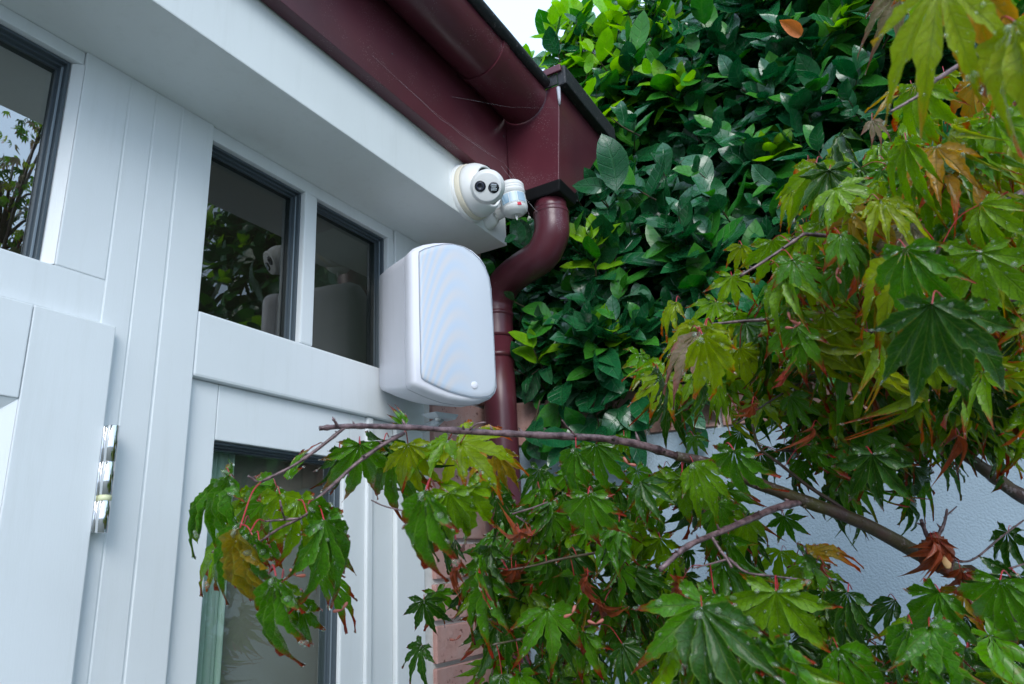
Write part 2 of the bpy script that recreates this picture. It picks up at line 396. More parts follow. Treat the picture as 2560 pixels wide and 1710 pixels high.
# sidelight framing below the transom (recessed)
boxo('sidelight_stile', (.6145, .6655, .012, .055, 0, 1.8815), Wm, house, .0015)
boxo('sidelight_rail', (.6665, .945, .0125, .055, 1.800, 1.8815), Wm, house, .0015)
boxo('sidelight_stile', (.9295, .985, .012, .055, 0, 1.7995), Wm, house, .0025)
boxo('sidelight_stile', (.985, 1.0005, .006, .055, 0, 1.8815), Wm, house, .003)
boxo('sidelight_stile', (1.0015, 1.062, .012, .055, 0, 1.8812), Wm, house, .0025)
boxo('sidelight_stile', (1.0635, 1.148, .004, .055, 0, 1.8814), Wm, house, .003)
boxo('sidelight_rail', (.9455, .9845, .0128, .055, 1.8, 1.8813), Wm, house, .001)
def window(x0, x1, z0, z1, label=None, yf=.012, depth=.045, gm_='glass'):
    """stepped dark reveal and pane; x0..x1,z0..z1 is the opening in the timber"""
    fr = bmesh.new(); t = .0045
    steps = ((0, yf + .001, .030), (.003, yf + .008, .040), (.0055, yf + .015, .05))
    for i, (ins, y0, y1) in enumerate(steps):
        box(fr, x0 + ins, x0 + ins + .004, y0, y1, z0, z1, .0004); box(fr, x1 - ins - .004, x1 - ins, y0, y1, z0, z1, .0006)
        box(fr, x0 + ins + .0041, x1 - ins - .0041, y0 + .0002, y1, z1 - ins - .004, z1 - ins, .0004)
        box(fr, x0 + ins + .0041, x1 - ins - .0041, y0 + .0002, y1, z0 + ins * .3, z0 + ins * .3 + .0015, .0004)
    wn = obj('window', fr, M['gasket'], house)
    b2 = bmesh.new(); box(b2, x1 - .0078, x1 - .0050, yf + .0068, yf + .0079, z0 + .001, z1 - .008, .0004)
    obj('glazing_bead', b2, M['gasket_light'], wn)
    for yy in (yf + .0185, yf + .046):
        obj('pane', box(bmesh.new(), x0 + .004, x1 - .004, yy, yy + .0006, z0, z1 - .004), M[gm_], wn) if yy < yf + .04 else None
    return wn
window(.6135, .809, 1.979, 2.2635)
window(.838, 1.036, 1.979, 2.2635)
window(-.6, .402, 1.979, 2.2675, gm_='glass2')
window(.666, .929, .25, 1.7995, yf=.018, gm_='glass3')
# inside of the room
ib = bmesh.new()
box(ib, .3, 2.2, 2.2, 2.3, 0, 2.5); box(ib, 1.42, 1.5, .33, 2.2, 0, 2.5); box(ib, -1.2, 2.2, .1, 2.2, -.02, .01)
obj('room_wall', ib, M['interior'], house)
boxo('room_ceiling', (-1.2, 1.41, .06, 2.2, 2.44, 2.5), M['interior'], house, 0)
boxo('lining_board', (-.6, 1.14, .052, .075, 2.30, 2.44), M['interior'], house, 0)
q = N('white_window_board'); q.set((.55, .58, .54), .5)
boxo('window_board', (.58, 1.14, .10, .26, 1.952, 1.975), q.m, house, .002)
boxo('window_board', (-.6, .42, .10, .20, 1.945, 1.965), q.m, house, .002)
cb = bmesh.new(); n = 60; prev = None
for i in range(n + 1):
    x = .67 + .075 * i / n; y = .072 + .012 * math.sin(i * .9) + .004 * math.sin(i * 2.3)
    a, b = cb.verts.new((x, y, .2)), cb.verts.new((x, y, 1.93))
    if prev: cb.faces.new((prev[0], a, b, prev[1]))
    prev = (a, b)
obj('curtain', cb, M['curtain'], house, True)

q = N('brown_grey_roller_blind'); q.set(q.mix(q.noise(3, 3), (.19, .178, .155), (.25, .235, .205)), .9); boxo('blind', (.735, .975, .088, .091, .2, 1.93), q.m, house, 0)
# ------------------------------------------------------------------ door leaf with hinge
door = thing('door', 'white panelled door leaf standing proud of the frame on a chrome hinge', 'door', (.49, 0, 0))
boxo('stile', (.393, .490, -.013, -.0008, 0, 1.9175), Wm, door, .0015)
boxo('rail', (-.5, .3920, -.0135, -.0009, 1.808, 1.9173), Wm, door, .0015)
pb = bmesh.new(); prism(pb, [(.3925, -.0118, .2), (.3925, -.001, .2), (.374, -.001, .2), (.374, -.003, .2)], [(.3925, -.0118, 1.8075), (.3925, -.001, 1.8075), (.374, -.001, 1.79), (.374, -.003, 1.79)])
prism(pb, [(-.5, -.0118, 1.8078), (-.5, -.001, 1.8078), (-.5, -.001, 1.79), (-.5, -.003, 1.79)], [(.3925, -.0118, 1.8078), (.3925, -.001, 1.8078), (.374, -.001, 1.79), (.374, -.003, 1.79)])
obj('glazing_bead', pb, Wm, door)
obj('pane', box(bmesh.new(), -.5, .374, -.0024, -.0018, .2, 1.79), M['glass'], door)
hx, hy = .499, -.017
hg = obj('hinge', box(bmesh.new(), .4905, .4990, -.012, -.0005, 1.667, 1.791, .0005), M['chrome'], door)
for z0, z1, mm in ((1.666, 1.7028, 'chrome'), (1.7029, 1.7090, 'washer'), (1.7091, 1.7480, 'chrome'), (1.7482, 1.7920, 'chrome')):
    r = .0072; obj('washer' if mm == 'washer' else 'knuckle', lathe(bmesh.new(), [(0, z0), (r - .0006, z0), (r, z0 + .0005), (r, z1 - .0005), (r - .0006, z1), (0, z1)], Matrix.Translation((hx, hy, 0)), 32), M[mm], hg)

# ------------------------------------------------------------------ gutter
gut = thing('gutter', 'maroon half round gutter with black grimy front lip running along the fascia', 'gutter', (.6, -.23, 2.6))
def gutter_part(name, x0, x1, r, mat, a0=0, a1=180, cy=-.228, cz=2.622, th=.0035, nx=1):
    bm = bmesh.new(); rows = []
    K = 28
    for xi in range(nx + 1):
        x = x0 + (x1 - x0) * xi / nx
        rows.append([bm.verts.new((x, cy - math.cos(R(a0 + (a1 - a0) * k / K)) * r, cz - math.sin(R(a0 + (a1 - a0) * k / K)) * r)) for k in range(K + 1)] +
                    [bm.verts.new((x, cy - math.cos(R(a1 + (a0 - a1) * k / K)) * (r - th), cz - math.sin(R(a1 + (a0 - a1) * k / K)) * (r - th))) for k in range(K + 1)])
    L = len(rows[0])
    for a, b in zip(rows, rows[1:]):
        for i in range(L): bm.faces.new((a[i], b[i], b[(i + 1) % L], a[(i + 1) % L]))
    bm.faces.new(rows[0][::-1]); bm.faces.new(rows[-1]); bmesh.ops.recalc_face_normals(bm, faces=bm.faces[:])
    o = obj(name, bm, mat, gut); smooth_angle(o, 50); return o
gutter_part('trough', -1.2, 1.234, .0585, M['maroon'])
gutter_part('union_joint', 1.045, 1.068, .0625, M['maroon'], th=.0038)
gutter_part('union_joint', 1.0681, 1.2338, .0603, M['maroon'], th=.0015)
lip = bmesh.new(); tube(lip, [(-1.2 + i * .05, -.292, 2.634 + .0008 * math.sin(i * 1.7)) for i in range(49)] + [(1.226, -.292, 2.634)], .0125, 10)
obj('front_lip', lip, M['blackworn'], gut)

# ------------------------------------------------------------------ downpipe with hopper
dp = thing('downpipe', 'maroon downpipe with square hopper head and swan neck beside the brick pier', 'downpipe', (1.35, -.06, 0))
hb = bmesh.new()
top = [(1.239, -.1765, 2.628), (1.239, -.316, 2.628), (1.50, -.316, 2.628), (1.50, -.172, 2.628)]
mid = [(1.239, -.1765, 2.545), (1.239, -.314, 2.56), (1.455, -.314, 2.56), (1.455, -.1765, 2.545)]
bot = [(1.239, -.178, 2.392), (1.239, -.299, 2.392), (1.318, -.299, 2.392), (1.318, -.178, 2.392)]
prism(hb, top, mid, .0); prism(hb, [tuple(Vector(p) - Vector((0, 0, .0))) for p in mid], bot, .0)
bmesh.ops.remove_doubles(hb, verts=hb.verts[:], dist=.0005)
fs = [f for f in hb.faces if abs(f.normal.z) > .9 and 2.5 < f.calc_center_median().z < 2.6]; bmesh.ops.delete(hb, geom=fs, context='FACES_ONLY')
bmesh.ops.bevel(hb, geom=[e for e in hb.edges if len(e.link_faces) == 2], offset=.002, segments=2, profile=.6, affect='EDGES')
hop = obj('hopper', hb, M['maroon'], dp)
rb = bmesh.new()
box(rb, 1.228, 1.235, -.330, -.170, 2.655, 2.672, .002)
rim = obj('rim', rb, M['maroon'], hop)
rb = bmesh.new(); box(rb, 1.2352, 1.53, -.338, -.3165, 2.622, 2.671, .004); box(rb, 1.2352, 1.2385, -.3164, -.172, 2.628, 2.656, .001)
obj('black_rim', rb, M['blackworn'], hop)
sb = bmesh.new(); tube(sb, [(1.2385, -.3165, 2.62), (1.2383, -.3163, 2.59), (1.2383, -.316, 2.575)], [.0045, .004, .002], 6)
obj('sealant', sb, N('pale_grey_sealant').set((.42, .43, .47), .5).m, hop)
PX, PY = 1.278, -.256
cb = bmesh.new(); prism(cb, [(1.231, -.207, 2.391), (1.231, -.306, 2.391), (1.326, -.306, 2.391), (1.326, -.207, 2.391)], [(1.238, -.215, 2.366), (1.238, -.299, 2.366), (1.318, -.299, 2.366), (1.318, -.215, 2.366)], .004)
obj('outlet_collar', cb, M['black'], dp)
r = .0375
obj('outlet_pipe', tube(bmesh.new(), [(PX, PY, 2.37), (PX, PY, 2.332)], r - .002, 32), M['maroon'], dp)
path = catmull([(PX, PY, 2.345), (PX, PY, 2.322), (PX + .001, PY + .004, 2.290), (PX + .012, PY + .036, 2.256), (1.313, -.152, 2.246), (1.337, -.098, 2.236), (1.350, -.066, 2.204), (1.352, -.060, 2.158), (1.352, -.060, 2.11)], 7)
obj('swan_neck', tube(bmesh.new(), path, [r + .001] * len(path), 36), M['maroon'], dp)
obj('lower_pipe', tube(bmesh.new(), [(1.352, -.060, 2.12), (1.352, -.060, 1.95), (1.352, -.060, .02)], r - .001, 36), M['maroon'], dp)
for z in (2.338,):
    obj('pipe_band', lathe(bmesh.new(), [(r, z - .004), (r + .0025, z - .002), (r + .0025, z + .001), (r, z + .003)], Matrix.Translation((PX, PY, 0)), 36), M['maroon'], dp)
for z in (2.168, 2.068, 1.1):
    obj('pipe_band', lathe(bmesh.new(), [(r, z - .007), (r + .003, z - .005), (r + .003, z + .003), (r, z + .005)], Matrix.Translation((1.352, -.060, 0)), 36), M['maroon'], dp)

# ------------------------------------------------------------------ outdoor speaker
spk = thing('outdoor_speaker', 'white outdoor loudspeaker with pale perforated grille mounted on the brick pier', 'speaker', (1.1, -.1, 1.9))
nf = Vector((-.5, -.866, 0)).normalized(); ux = Vector((.866, -.5, 0)); P0 = U(1140, 800, 1.25)
def spt(px, py, off):   # point of a photograph pixel on the plane parallel to the speaker front, off metres behind it
    v = RW @ Vector(((px - 1280) / FPX, (py - 855) / FPX, 1)); q0 = P0 - nf * off
    return CAM + v * ((q0 - CAM).dot(nf) / v.dot(nf))
def sloc(p): d = p - P0; return (d.dot(ux), d.z)
front_px = [(1024, 645), (1026, 628), (1038, 617), (1060, 609), (1085, 605), (1110, 604), (1135, 606), (1160, 612), (1183, 624), (1202, 641), (1217, 664), (1226, 690), (1231, 725), (1235, 790), (1239, 870), (1242, 940), (1243, 968), (1241, 982), (1232, 993), (1214, 1001), (1185, 1006), (1155, 1004), (1120, 998), (1085, 986), (1055, 973), (1036, 964), (1030, 952), (1028, 870), (1026, 780), (1025, 700)]
F2 = [sloc(spt(a, b, 0)) for a, b in front_px]
def W3(x, z, off): return P0 + ux * x + Vector((0, 0, z)) - nf * off
cx = sum(p[0] for p in F2) / len(F2); cz = sum(p[1] for p in F2) / len(F2)
def ring_pts(scale, off, dz=0, dx=0, pts=F2, sq=1.0): return [W3(cx + (x - cx) * scale + dx, cz + (z - cz) * scale * sq + dz, off) for x, z in pts]
def loft(rings, capa=True, capb=True):
    bm = bmesh.new(); V = [[bm.verts.new(p) for p in rg] for rg in rings]; n = len(V[0])
    for a, b in zip(V, V[1:]):
        for i in range(n): bm.faces.new((a[i], a[(i + 1) % n], b[(i + 1) % n], b[i]))
    if capa: bm.faces.new(V[0][::-1])
    if capb: bm.faces.new(V[-1])
    bmesh.ops.recalc_face_normals(bm, faces=bm.faces[:]); return bm
# cabinet: front frame then body that tapers towards the wall
def cabinet_rings():
    rg = []
    for off, s, dz, dx in ((.0275, 1.0, 0, 0), (.05, .998, .0025, 0), (.09, .985, .010, -.001), (.130, .968, .018, -.002), (.165, .945, .026, -.001), (.180, .90, .028, .002), (.186, .82, .03, .006)):
        rg.append(ring_pts(s, off, dz, dx, sq=1.0))
    return rg
o = obj('cabinet', loft(cabinet_rings()), M['spk'], spk); smooth_angle(o, 60)
def inset(pts, d):
    out = []; n = len(pts)
    for i in range(n):
        a, b, c = Vector(pts[i - 1]), Vector(pts[i]), Vector(pts[(i + 1) % n])
        t = (c - a).normalized(); out.append(tuple(b + Vector((t.y, -t.x)) * d))
    return out
area = sum(F2[i - 1][0] * F2[i][1] - F2[i][0] * F2[i - 1][1] for i in range(len(F2)))
sgn = -1 if area > 0 else 1
I = lambda d: inset(F2, sgn * d)
fr = [[W3(x, z, o_) for x, z in I(d)] for d, o_ in ((.0002, .0268), (-.0004, .024), (-.0006, .012), (.0006, .005), (.003, .001), (.007, -.0015))]
o = obj('front_frame', loft(fr, True, True), M['spk'], spk); smooth_angle(o, 60)
seam = [[W3(x, z, o_) for x, z in I(.0016)] for o_ in (.0278, .0265)]
sm_ = bmesh.new(); sp__ = [W3(x, z, .0275) for x, z in F2]; tube(sm_, sp__ + [sp__[0]], .0006, 5, False); obj('seam', sm_, N('grey_seam_line').set((.45, .46, .52), .5).m, spk)
gr_px = [(1048, 640), (1049, 630), (1062, 623), (1085, 616), (1110, 611), (1135, 612), (1158, 618), (1180, 631), (1198, 648), (1212, 668), (1222, 694), (1227, 722), (1231, 790), (1235, 870), (1238, 940), (1240, 966), (1236, 980), (1226, 990), (1205, 994), (1180, 993), (1150, 986), (1120, 977), (1085, 962), (1062, 950), (1055, 944), (1053, 930), (1052, 870), (1050, 780), (1049, 700)]
G2 = [sloc(spt(a, b, -.003)) for a, b in gr_px]
gcx = sum(p[0] for p in G2) / len(G2); gcz = sum(p[1] for p in G2) / len(G2)
gm = Matrix(((ux.x, 0, nf.x, P0.x), (ux.y, 0, nf.y, P0.y), (0, 1, 0, P0.z), (0, 0, 0, 1)))
gb = bmesh.new(); prevr = None
for s in (1.0, .985, .93, .8, .6, .35, .1):
    rr = [gb.verts.new((gcx + (x - gcx) * s, gcz + (z - gcz) * s, .0022 + (0.0 if s == 1 else .0016) + .006 * (1 - s * s))) for x, z in G2]
    if prevr:
        for i in range(len(rr)): gb.faces.new((prevr[i], prevr[(i + 1) % len(rr)], rr[(i + 1) % len(rr)], rr[i]))
    else:
        base = [gb.verts.new((gcx + (x - gcx) * 1.0, gcz + (z - gcz) * 1.0, -.001)) for x, z in G2]
        for i in range(len(rr)): gb.faces.new((base[i], base[(i + 1) % len(rr)], rr[(i + 1) % len(rr)], rr[i]))
    prevr = rr
gb.faces.new(prevr); bmesh.ops.recalc_face_normals(gb, faces=gb.faces[:])
go = obj('grille', gb, M['grille'], None); go.matrix_world = gm; go.parent = spk; go.matrix_parent_inverse = spk.matrix_world.inverted(); smooth_angle(go, 50)
# dark line round the grille
gl = bmesh.new(); lp = [W3(x, z, -.0028) for x, z in [(gcx + (a - gcx) * 1.012, gcz + (b - gcz) * 1.006) for a, b in G2]]
tube(gl, lp + [lp[0]], .0006, 5, False); obj('grille_gasket', gl, N('grey_gasket_line').set((.30, .34, .40), .5).m, spk)
bc = spt(1186, 963, -.0050)
obj('badge', lathe(bmesh.new(), [(0, .0014), (.0060, .0014), (.0066, .0008), (.0068, 0), (0, 0)], frame_z(nf, bc), 28), M['spk'], spk)
bb = bmesh.new()
bxa = [W3(-.012, -.149, .07), W3(.035, -.152, .07), W3(.040, -.146, .13), W3(-.015, -.142, .13)]
prism(bb, bxa, [p - Vector((0, 0, .009)) for p in [W3(-.004, -.149, .075), W3(.03, -.152, .075), W3(.034, -.146, .12), W3(-.006, -.142, .12)]], .002)
tube(bb, [W3(.012, -.154, .10), W3(.014, -.158, .13), W3(.016, -.156, .19)], .008, 12)
q = N('grey_bracket_plastic'); q.set((.42, .46, .50), .4); obj('bracket', bb, q.m, spk)
lb = bmesh.new()
lathe(lb, [(0, .004), (.005, .004), (.005, 0), (0, 0)], frame_z((0, 0, -1), W3(.002, -.156, .09)), 16)
obj('bracket_screw', lb, M['plastic'], spk)

# ------------------------------------------------------------------ security camera
sec = thing('security_camera', 'round white turret security camera with black lens on the white beam', 'camera', (1.09, -.15, 2.34))
bx = Vector((1.103, -.150, 2.343)); ax = Vector((-.06, -1, -.02)).normalized()
RM = frame_z(ax, bx)
obj('mounting_ring', lathe(bmesh.new(), [(0, 0), (.0595, 0), (.0605, .002), (.0605, .009), (.0590, .011), (0, .011)], RM, 56), M['plastic'], sec)
obj('sealing_ring', lathe(bmesh.new(), [(0, .0108), (.0575, .0112), (.0580, .013), (.0577, .021), (.0562, .0225), (0, .0225)], RM, 56), M['cream'], sec)
obj('housing', lathe(bmesh.new(), [(0, .0223), (.0555, .0226), (.0557, .030), (.0535, .040), (.0485, .049), (.0440, .0555), (.0415, .0572), (.0395, .0570), (.0385, .0550), (.0375, .045), (0, .044)], RM, 56), M['plastic'], sec)
face = Uy(1217, 467, -.256); fdir = (CAM - face).normalized(); fdir = (fdir + Vector((-.13, .0, -.05))).normalized()
bc = face - fdir * .030
FM = frame_z(fdir, face, Vector((0, 0, -1)).cross(fdir) * -1)
ball = [(0, -.070)] + [(.0385 * math.sin(R(a)), -.031 - .0385 * math.cos(R(a))) for a in range(12, 118, 7)] + [(.0330, -.011), (.0322, -.003), (.0308, -.0006), (.029, 0), (0, 0)]
obj('eyeball', lathe(bmesh.new(), ball, FM @ Matrix.Diagonal((.86, .86, .86, 1)), 56), M['plastic'], sec)
gp = lathe(bmesh.new(), [(.0380, .0535), (.0200, .0525)], RM, 56); obj('shadow_gap', gp, M['dark'], sec)
right = (RW @ Vector((1, 0.0, 0))); right = (right - fdir * right.dot(fdir)).normalized(); dn = fdir.cross(right)
if dn.z > 0: dn = -dn
lc = face - right * .0122 + fdir * .0002 + dn * -.001
l_ = obj('lens', lathe(bmesh.new(), [(0, .0006), (.0045, .0009), (.005, .0014), (.0078, .0012), (.0098, .0013), (.0104, .0006), (.0104, -.001)], frame_z(fdir, lc), 32), M['lens'], sec)
obj('lens_ring', lathe(bmesh.new(), [(.0052, .0013), (.0056, .0019), (.0068, .0019), (.0072, .0013)], frame_z(fdir, lc), 28), M['lensring'], l_)
ic = face + right * .0128 + fdir * .0002 + dn * .0015
i_ = obj('infrared_lamp', lathe(bmesh.new(), [(0, .0006), (.0097, .0008), (.0103, .0002), (.0103, -.001)], frame_z(fdir, ic), 32), M['lens'], sec)
ib = bmesh.new(); fm = frame_z(fdir, ic, right)
random.seed(3)
for a, b, s1, s2 in ((-.0028, .0038, .003, .0022), (.0030, .0036, .0028, .0022), (0, .0002, .0042, .002), (-.0022, -.0040, .0032, .002), (.0032, -.0038, .0026, .0024)):
    tmp = bmesh.new(); box(tmp, a - s1, a + s1, b - s2, b + s2, .0009, .0018, .0005); bmesh.ops.transform(tmp, matrix=fm @ Matrix.Rotation(random.uniform(-.3, .3), 4, 'Z'), verts=tmp.verts[:]); me = bpy.data.meshes.new('t'); tmp.to_mesh(me); tmp.free(); ib.from_mesh(me); bpy.data.meshes.remove(me)
obj('reflector', ib, M['led'], i_)
sl = bmesh.new(); box(sl, -.008, .008, -.001, .001, 0, .0012); bmesh.ops.transform(sl, matrix=frame_z((0, -.1, 1), bx + ax * .05 + Vector((.012, 0, .052))), verts=sl.verts[:]); obj('housing_slot', sl, M['dark'], sec)

# ------------------------------------------------------------------ motion sensor
sen = thing('motion_sensor', 'small white motion sensor with blue lens strip and red light beside the turret camera', 'sensor', (1.19, -.2, 2.34))
hc = Uy(1283, 503, -.215)
d2 = (CAM - hc); d2.z = 0; d2.normalize()
up_ = Vector((-.05, .12, 1)).normalized()
SM = frame_z(up_, hc, d2)
SM = SM @ Matrix.Diagonal((1.36, 1.36, 1.12, 1))
obj('cap', lathe(bmesh.new(), [(0, .036), (.012, .0358), (.018, .0348), (.0200, .032), (.0212, .029), (.0212, .0245), (.0205, .0238), (.0210, .0232), (.0210, .0195), (.0204, .019), (.0210, .0184), (.0212, .0145), (.0206, .0135), (.0206, .007), (0, .007)], SM, 48), M['plastic'], sen)
obj('head', lathe(bmesh.new(), [(0, .0069), (.0195, .0069), (.0202, .005), (.0203, -.010), (.0203, -.017), (.0190, -.0235), (.0150, -.0275), (.0090, -.0315), (.0085, -.0318), (.0070, -.0308), (0, -.0305)], SM, 48), M['plastic'], sen)
def arc(bm, r0, a0, a1, z0, z1, th, seg=14):
    prev = None
    for i in range(seg + 1):
        a = R(a0 + (a1 - a0) * i / seg); c = [SM @ Vector((math.cos(a) * rr, math.sin(a) * rr, zz)) for rr, zz in ((r0, z0), (r0 + th, z0), (r0 + th, z1), (r0, z1))]
        v = [bm.verts.new(p) for p in c]
        if prev:
            for k in range(4): bm.faces.new((prev[k], prev[(k + 1) % 4], v[(k + 1) % 4], v[k]))
        else: bm.faces.new(v[::-1])
        prev = v
    bm.faces.new(prev); bmesh.ops.recalc_face_normals(bm, faces=bm.faces[:]); return bm
obj('lens_surround', arc(bmesh.new(), .0200, -62, 62, -.0156, .0070, .0010), M['plastic'], sen)
obj('lens', arc(bmesh.new(), .0205, -56, -20, -.0140, .0055, .0010), M['pir'], sen)
obj('lens', arc(bmesh.new(), .0205, -17, 17, -.0140, .0055, .0010), N('pale_blue_sensor_lens').set((.50, .62, .72), .35).m, sen)
obj('lens', arc(bmesh.new(), .0205, 20, 56, -.0140, .0055, .0010), M['pir'], sen)
obj('indicator', arc(bmesh.new(), .0194, 12, 30, -.0222, -.0168, .0012), M['red'], sen)
tb = bmesh.new(); tube(tb, [SM @ Vector((0, 0, -.030)), SM @ Vector((0, 0, -.039)), SM @ Vector((0, 0, -.041))], [.0035, .002, .0008], 10); obj('tip', tb, M['plastic'], sen)
ab = bmesh.new(); a0 = SM @ Vector((-.012, 0, .004)); foot = Uy(1222, 550, -.153)
tube(ab, catmull([a0 + Vector((.0, .004, 0)), a0.lerp(foot, .35) + Vector((0, .0, -.004)), a0.lerp(foot, .75), foot + Vector((0, -.01, .004))], 5), [.011] * 5 + [.0125] * 5 + [.015] * 6, 18)
obj('arm', ab, M['plastic'], sen)
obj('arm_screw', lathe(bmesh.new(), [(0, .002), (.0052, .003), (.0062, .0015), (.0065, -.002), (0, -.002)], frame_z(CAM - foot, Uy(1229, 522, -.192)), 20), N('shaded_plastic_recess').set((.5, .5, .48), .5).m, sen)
obj('foot', lathe(bmesh.new(), [(0, 0), (.021, 0), (.0215, .002), (.019, .010), (.0145, .020), (0, .022)], frame_z((-.05, -1, 0), Vector((foot.x, -.1503, foot.z))), 32), M['plastic'], sen)

# ------------------------------------------------------------------ garden wall
GW = Vector((.243, -.970, 0)); GN = Vector((-.970, -.243, 0)); GQ = Vector((1.41, -.02, 0))
gw = thing('garden_wall', 'grey rendered garden wall with red brick coping running right from the downpipe', 'wall', tuple(GQ + GW * .8))
GM = Matrix(((GW.x, GN.x, 0, GQ.x), (GW.y, GN.y, 0, GQ.y), (0, 0, 1, 0), (0, 0, 0, 1)))   # local: along, out, up
def wallbox(name, d, mat, bev=0, par=gw):
    bm = box(bmesh.new(), *d, bev=bev); bm.transform(GM); bmesh.ops.recalc_face_normals(bm, faces=bm.faces[:]); return obj(name, bm, mat, par)
wb = box(bmesh.new(), -.5, 5.0, -.22, -.01, 0, 1.868); 
o = obj('rendered_face', wb, M['render'], None); o.matrix_world = GM; o.parent = gw; o.matrix_parent_inverse = gw.matrix_world.inverted()
cop = wallbox('coping', (-.06, 5.0, -.215, -.016, 1.868, 1.966), M['mortar'])
cm = bmesh.new(); box(cm, 0, .066, -.205, 0, 0, .100, .003)
for v in cm.verts: v.co += Vector((noise.noise(v.co * 50), noise.noise(v.co * 50 + Vector((4, 0, 0))), noise.noise(v.co * 50 + Vector((0, 4, 0))))) * .0015
cme = bpy.data.meshes.new('brick'); cm.to_mesh(cme); cm.free(); cme.materials.append(M['brick'])
for i in range(40):
    o = bpy.data.objects.new('brick', cme); sc.collection.objects.link(o)
    o.matrix_world = GM @ Matrix.Translation((-.045 + i * .0775, -.004 + random.uniform(-.002, .003), 1.871)) @ Matrix.Rotation(random.uniform(-.01, .01), 4, 'Z')
    o.parent = cop; o.matrix_parent_inverse = cop.matrix_world.inverted()

# ------------------------------------------------------------------ leaf meshes
class LeafData:
    def __init__(s): s.v = []; s.f = []; s.uv = []; s.mi = []
def maple_leaf(seed, angles, lens, droop=.9, curl=.3, fold=.35, drops=0, wl=.122, nseg=13):
    rg = random.Random(seed); L = LeafData(); n = len(angles)
    lob = []
    for i, (a, ln) in enumerate(zip(angles, lens)):
        al = (a - angles[i - 1]) / 2 if i > 0 else 26
        ar = (angles[i + 1] - a) / 2 if i < n - 1 else 26
        lob.append((R(a), ln * rg.uniform(.94, 1.06), R(al), R(ar), rg.uniform(-1, 1) * .25, rg.uniform(.7, 1.3)))
    def place(x, y, lift, tw, dr):
        r = math.hypot(x, y); z = -droop * dr * r ** 2 * .55 + lift + tw * r * r * .25
        k = 1 - .16 * droop * r
        return (x * k, y * k, z)
    for a, ln, al, ar, tw, dr in lob:
        W = wl * (.55 + .45 * ln) * rg.uniform(.92, 1.08)
        bend = rg.uniform(-.10, .10)
        b0 = len(L.v); hook = rg.uniform(-.25, .15)
        for k in range(nseg + 1):
            t = k / nseg; rr = t * ln
            wv = W * (.78 + .22 * t / .44) if t < .44 else W * max(0, 1 - ((t - .44) / .56) ** 1.15) ** 1.25
            if t > .25 and k < nseg: wv *= (1.13 if k % 2 else .90)
            th = a + bend * t * t
            cxx, cyy = math.sin(th) * rr, math.cos(th) * rr
            px, py = math.cos(th), -math.sin(th)
            for side, lim in ((-1, al), (0, 0), (1, ar)):
                hw = min(wv, rr * math.tan(lim)) if side else 0
                x, y = cxx + px * hw * side, cyy + py * hw * side
                if side and k % 2 and t > .25: x += math.sin(th) * .012; y += math.cos(th) * .012
                lift = (fold * hw if side else 0) - (.06 * math.sin(min(1, rr * 3) * math.pi / 2) if side == 0 else 0) * .5
                lift += curl * hook * max(0, t - .55) ** 1.5 * ln * 1.2
                lift += .014 * math.sin(rr * 17 + seed + side * 1.3) + (.012 * math.sin(rr * 41 + seed * 2.1 + side * 2) if side else 0)
                L.v.append(place(x, y, lift, tw * side, dr))
        for k in range(nseg):
            for s in (0, 1):
                i0 = b0 + k * 3 + s; i1 = i0 + 3
                L.f.append((i0, i0 + 1, i1 + 1, i1)); L.mi.append(0)
                u = (0, .5, 1); v0, v1 = k / nseg, (k + 1) / nseg
                L.uv.append(((u[s], v0), (u[s + 1], v0), (u[s + 1], v1), (u[s], v1)))
    nf = len(L.f)
    for d in range(drops):
        fi = rg.randrange(nf); f = L.f[fi]
        p = [Vector(L.v[i]) for i in f]; s, t = rg.random(), rg.random()
        c = (p[0] * (1 - s) + p[1] * s) * (1 - t) + (p[3] * (1 - s) + p[2] * s) * t
        nn = (p[2] - p[0]).cross(p[3] - p[1])
        if nn.length < 1e-9: continue
        nn.normalize(); nn = nn if nn.z > 0 else -nn
        r = rg.choice((.007, .008, .010, .012, .016, .022, .030)) * rg.uniform(.7, 1.2)
        x = nn.orthogonal().normalized(); y = nn.cross(x); st = rg.uniform(1, 1.35); b0 = len(L.v); K = 7
        for ring, (rr, hh) in enumerate(((1, 0), (.84, .36), (.48, .58))):
            for k in range(K):
                an = 2 * math.pi * k / K; L.v.append(tuple(c + x * math.cos(an) * r * rr * st + y * math.sin(an) * r * rr + nn * r * hh))
        L.v.append(tuple(c + nn * r * .66))
        for ring in (0, 1):
            for k in range(K):
                i = b0 + ring * K + k; j = b0 + ring * K + (k + 1) % K; L.f.append((i, j, j + K, i + K)); L.mi.append(1); L.uv.append(((.5, .5),) * 4)
        for k in range(K): L.f.append((b0 + 2 * K + k, b0 + 2 * K + (k + 1) % K, b0 + 3 * K)); L.mi.append(1); L.uv.append(((.5, .5),) * 3)
    return L
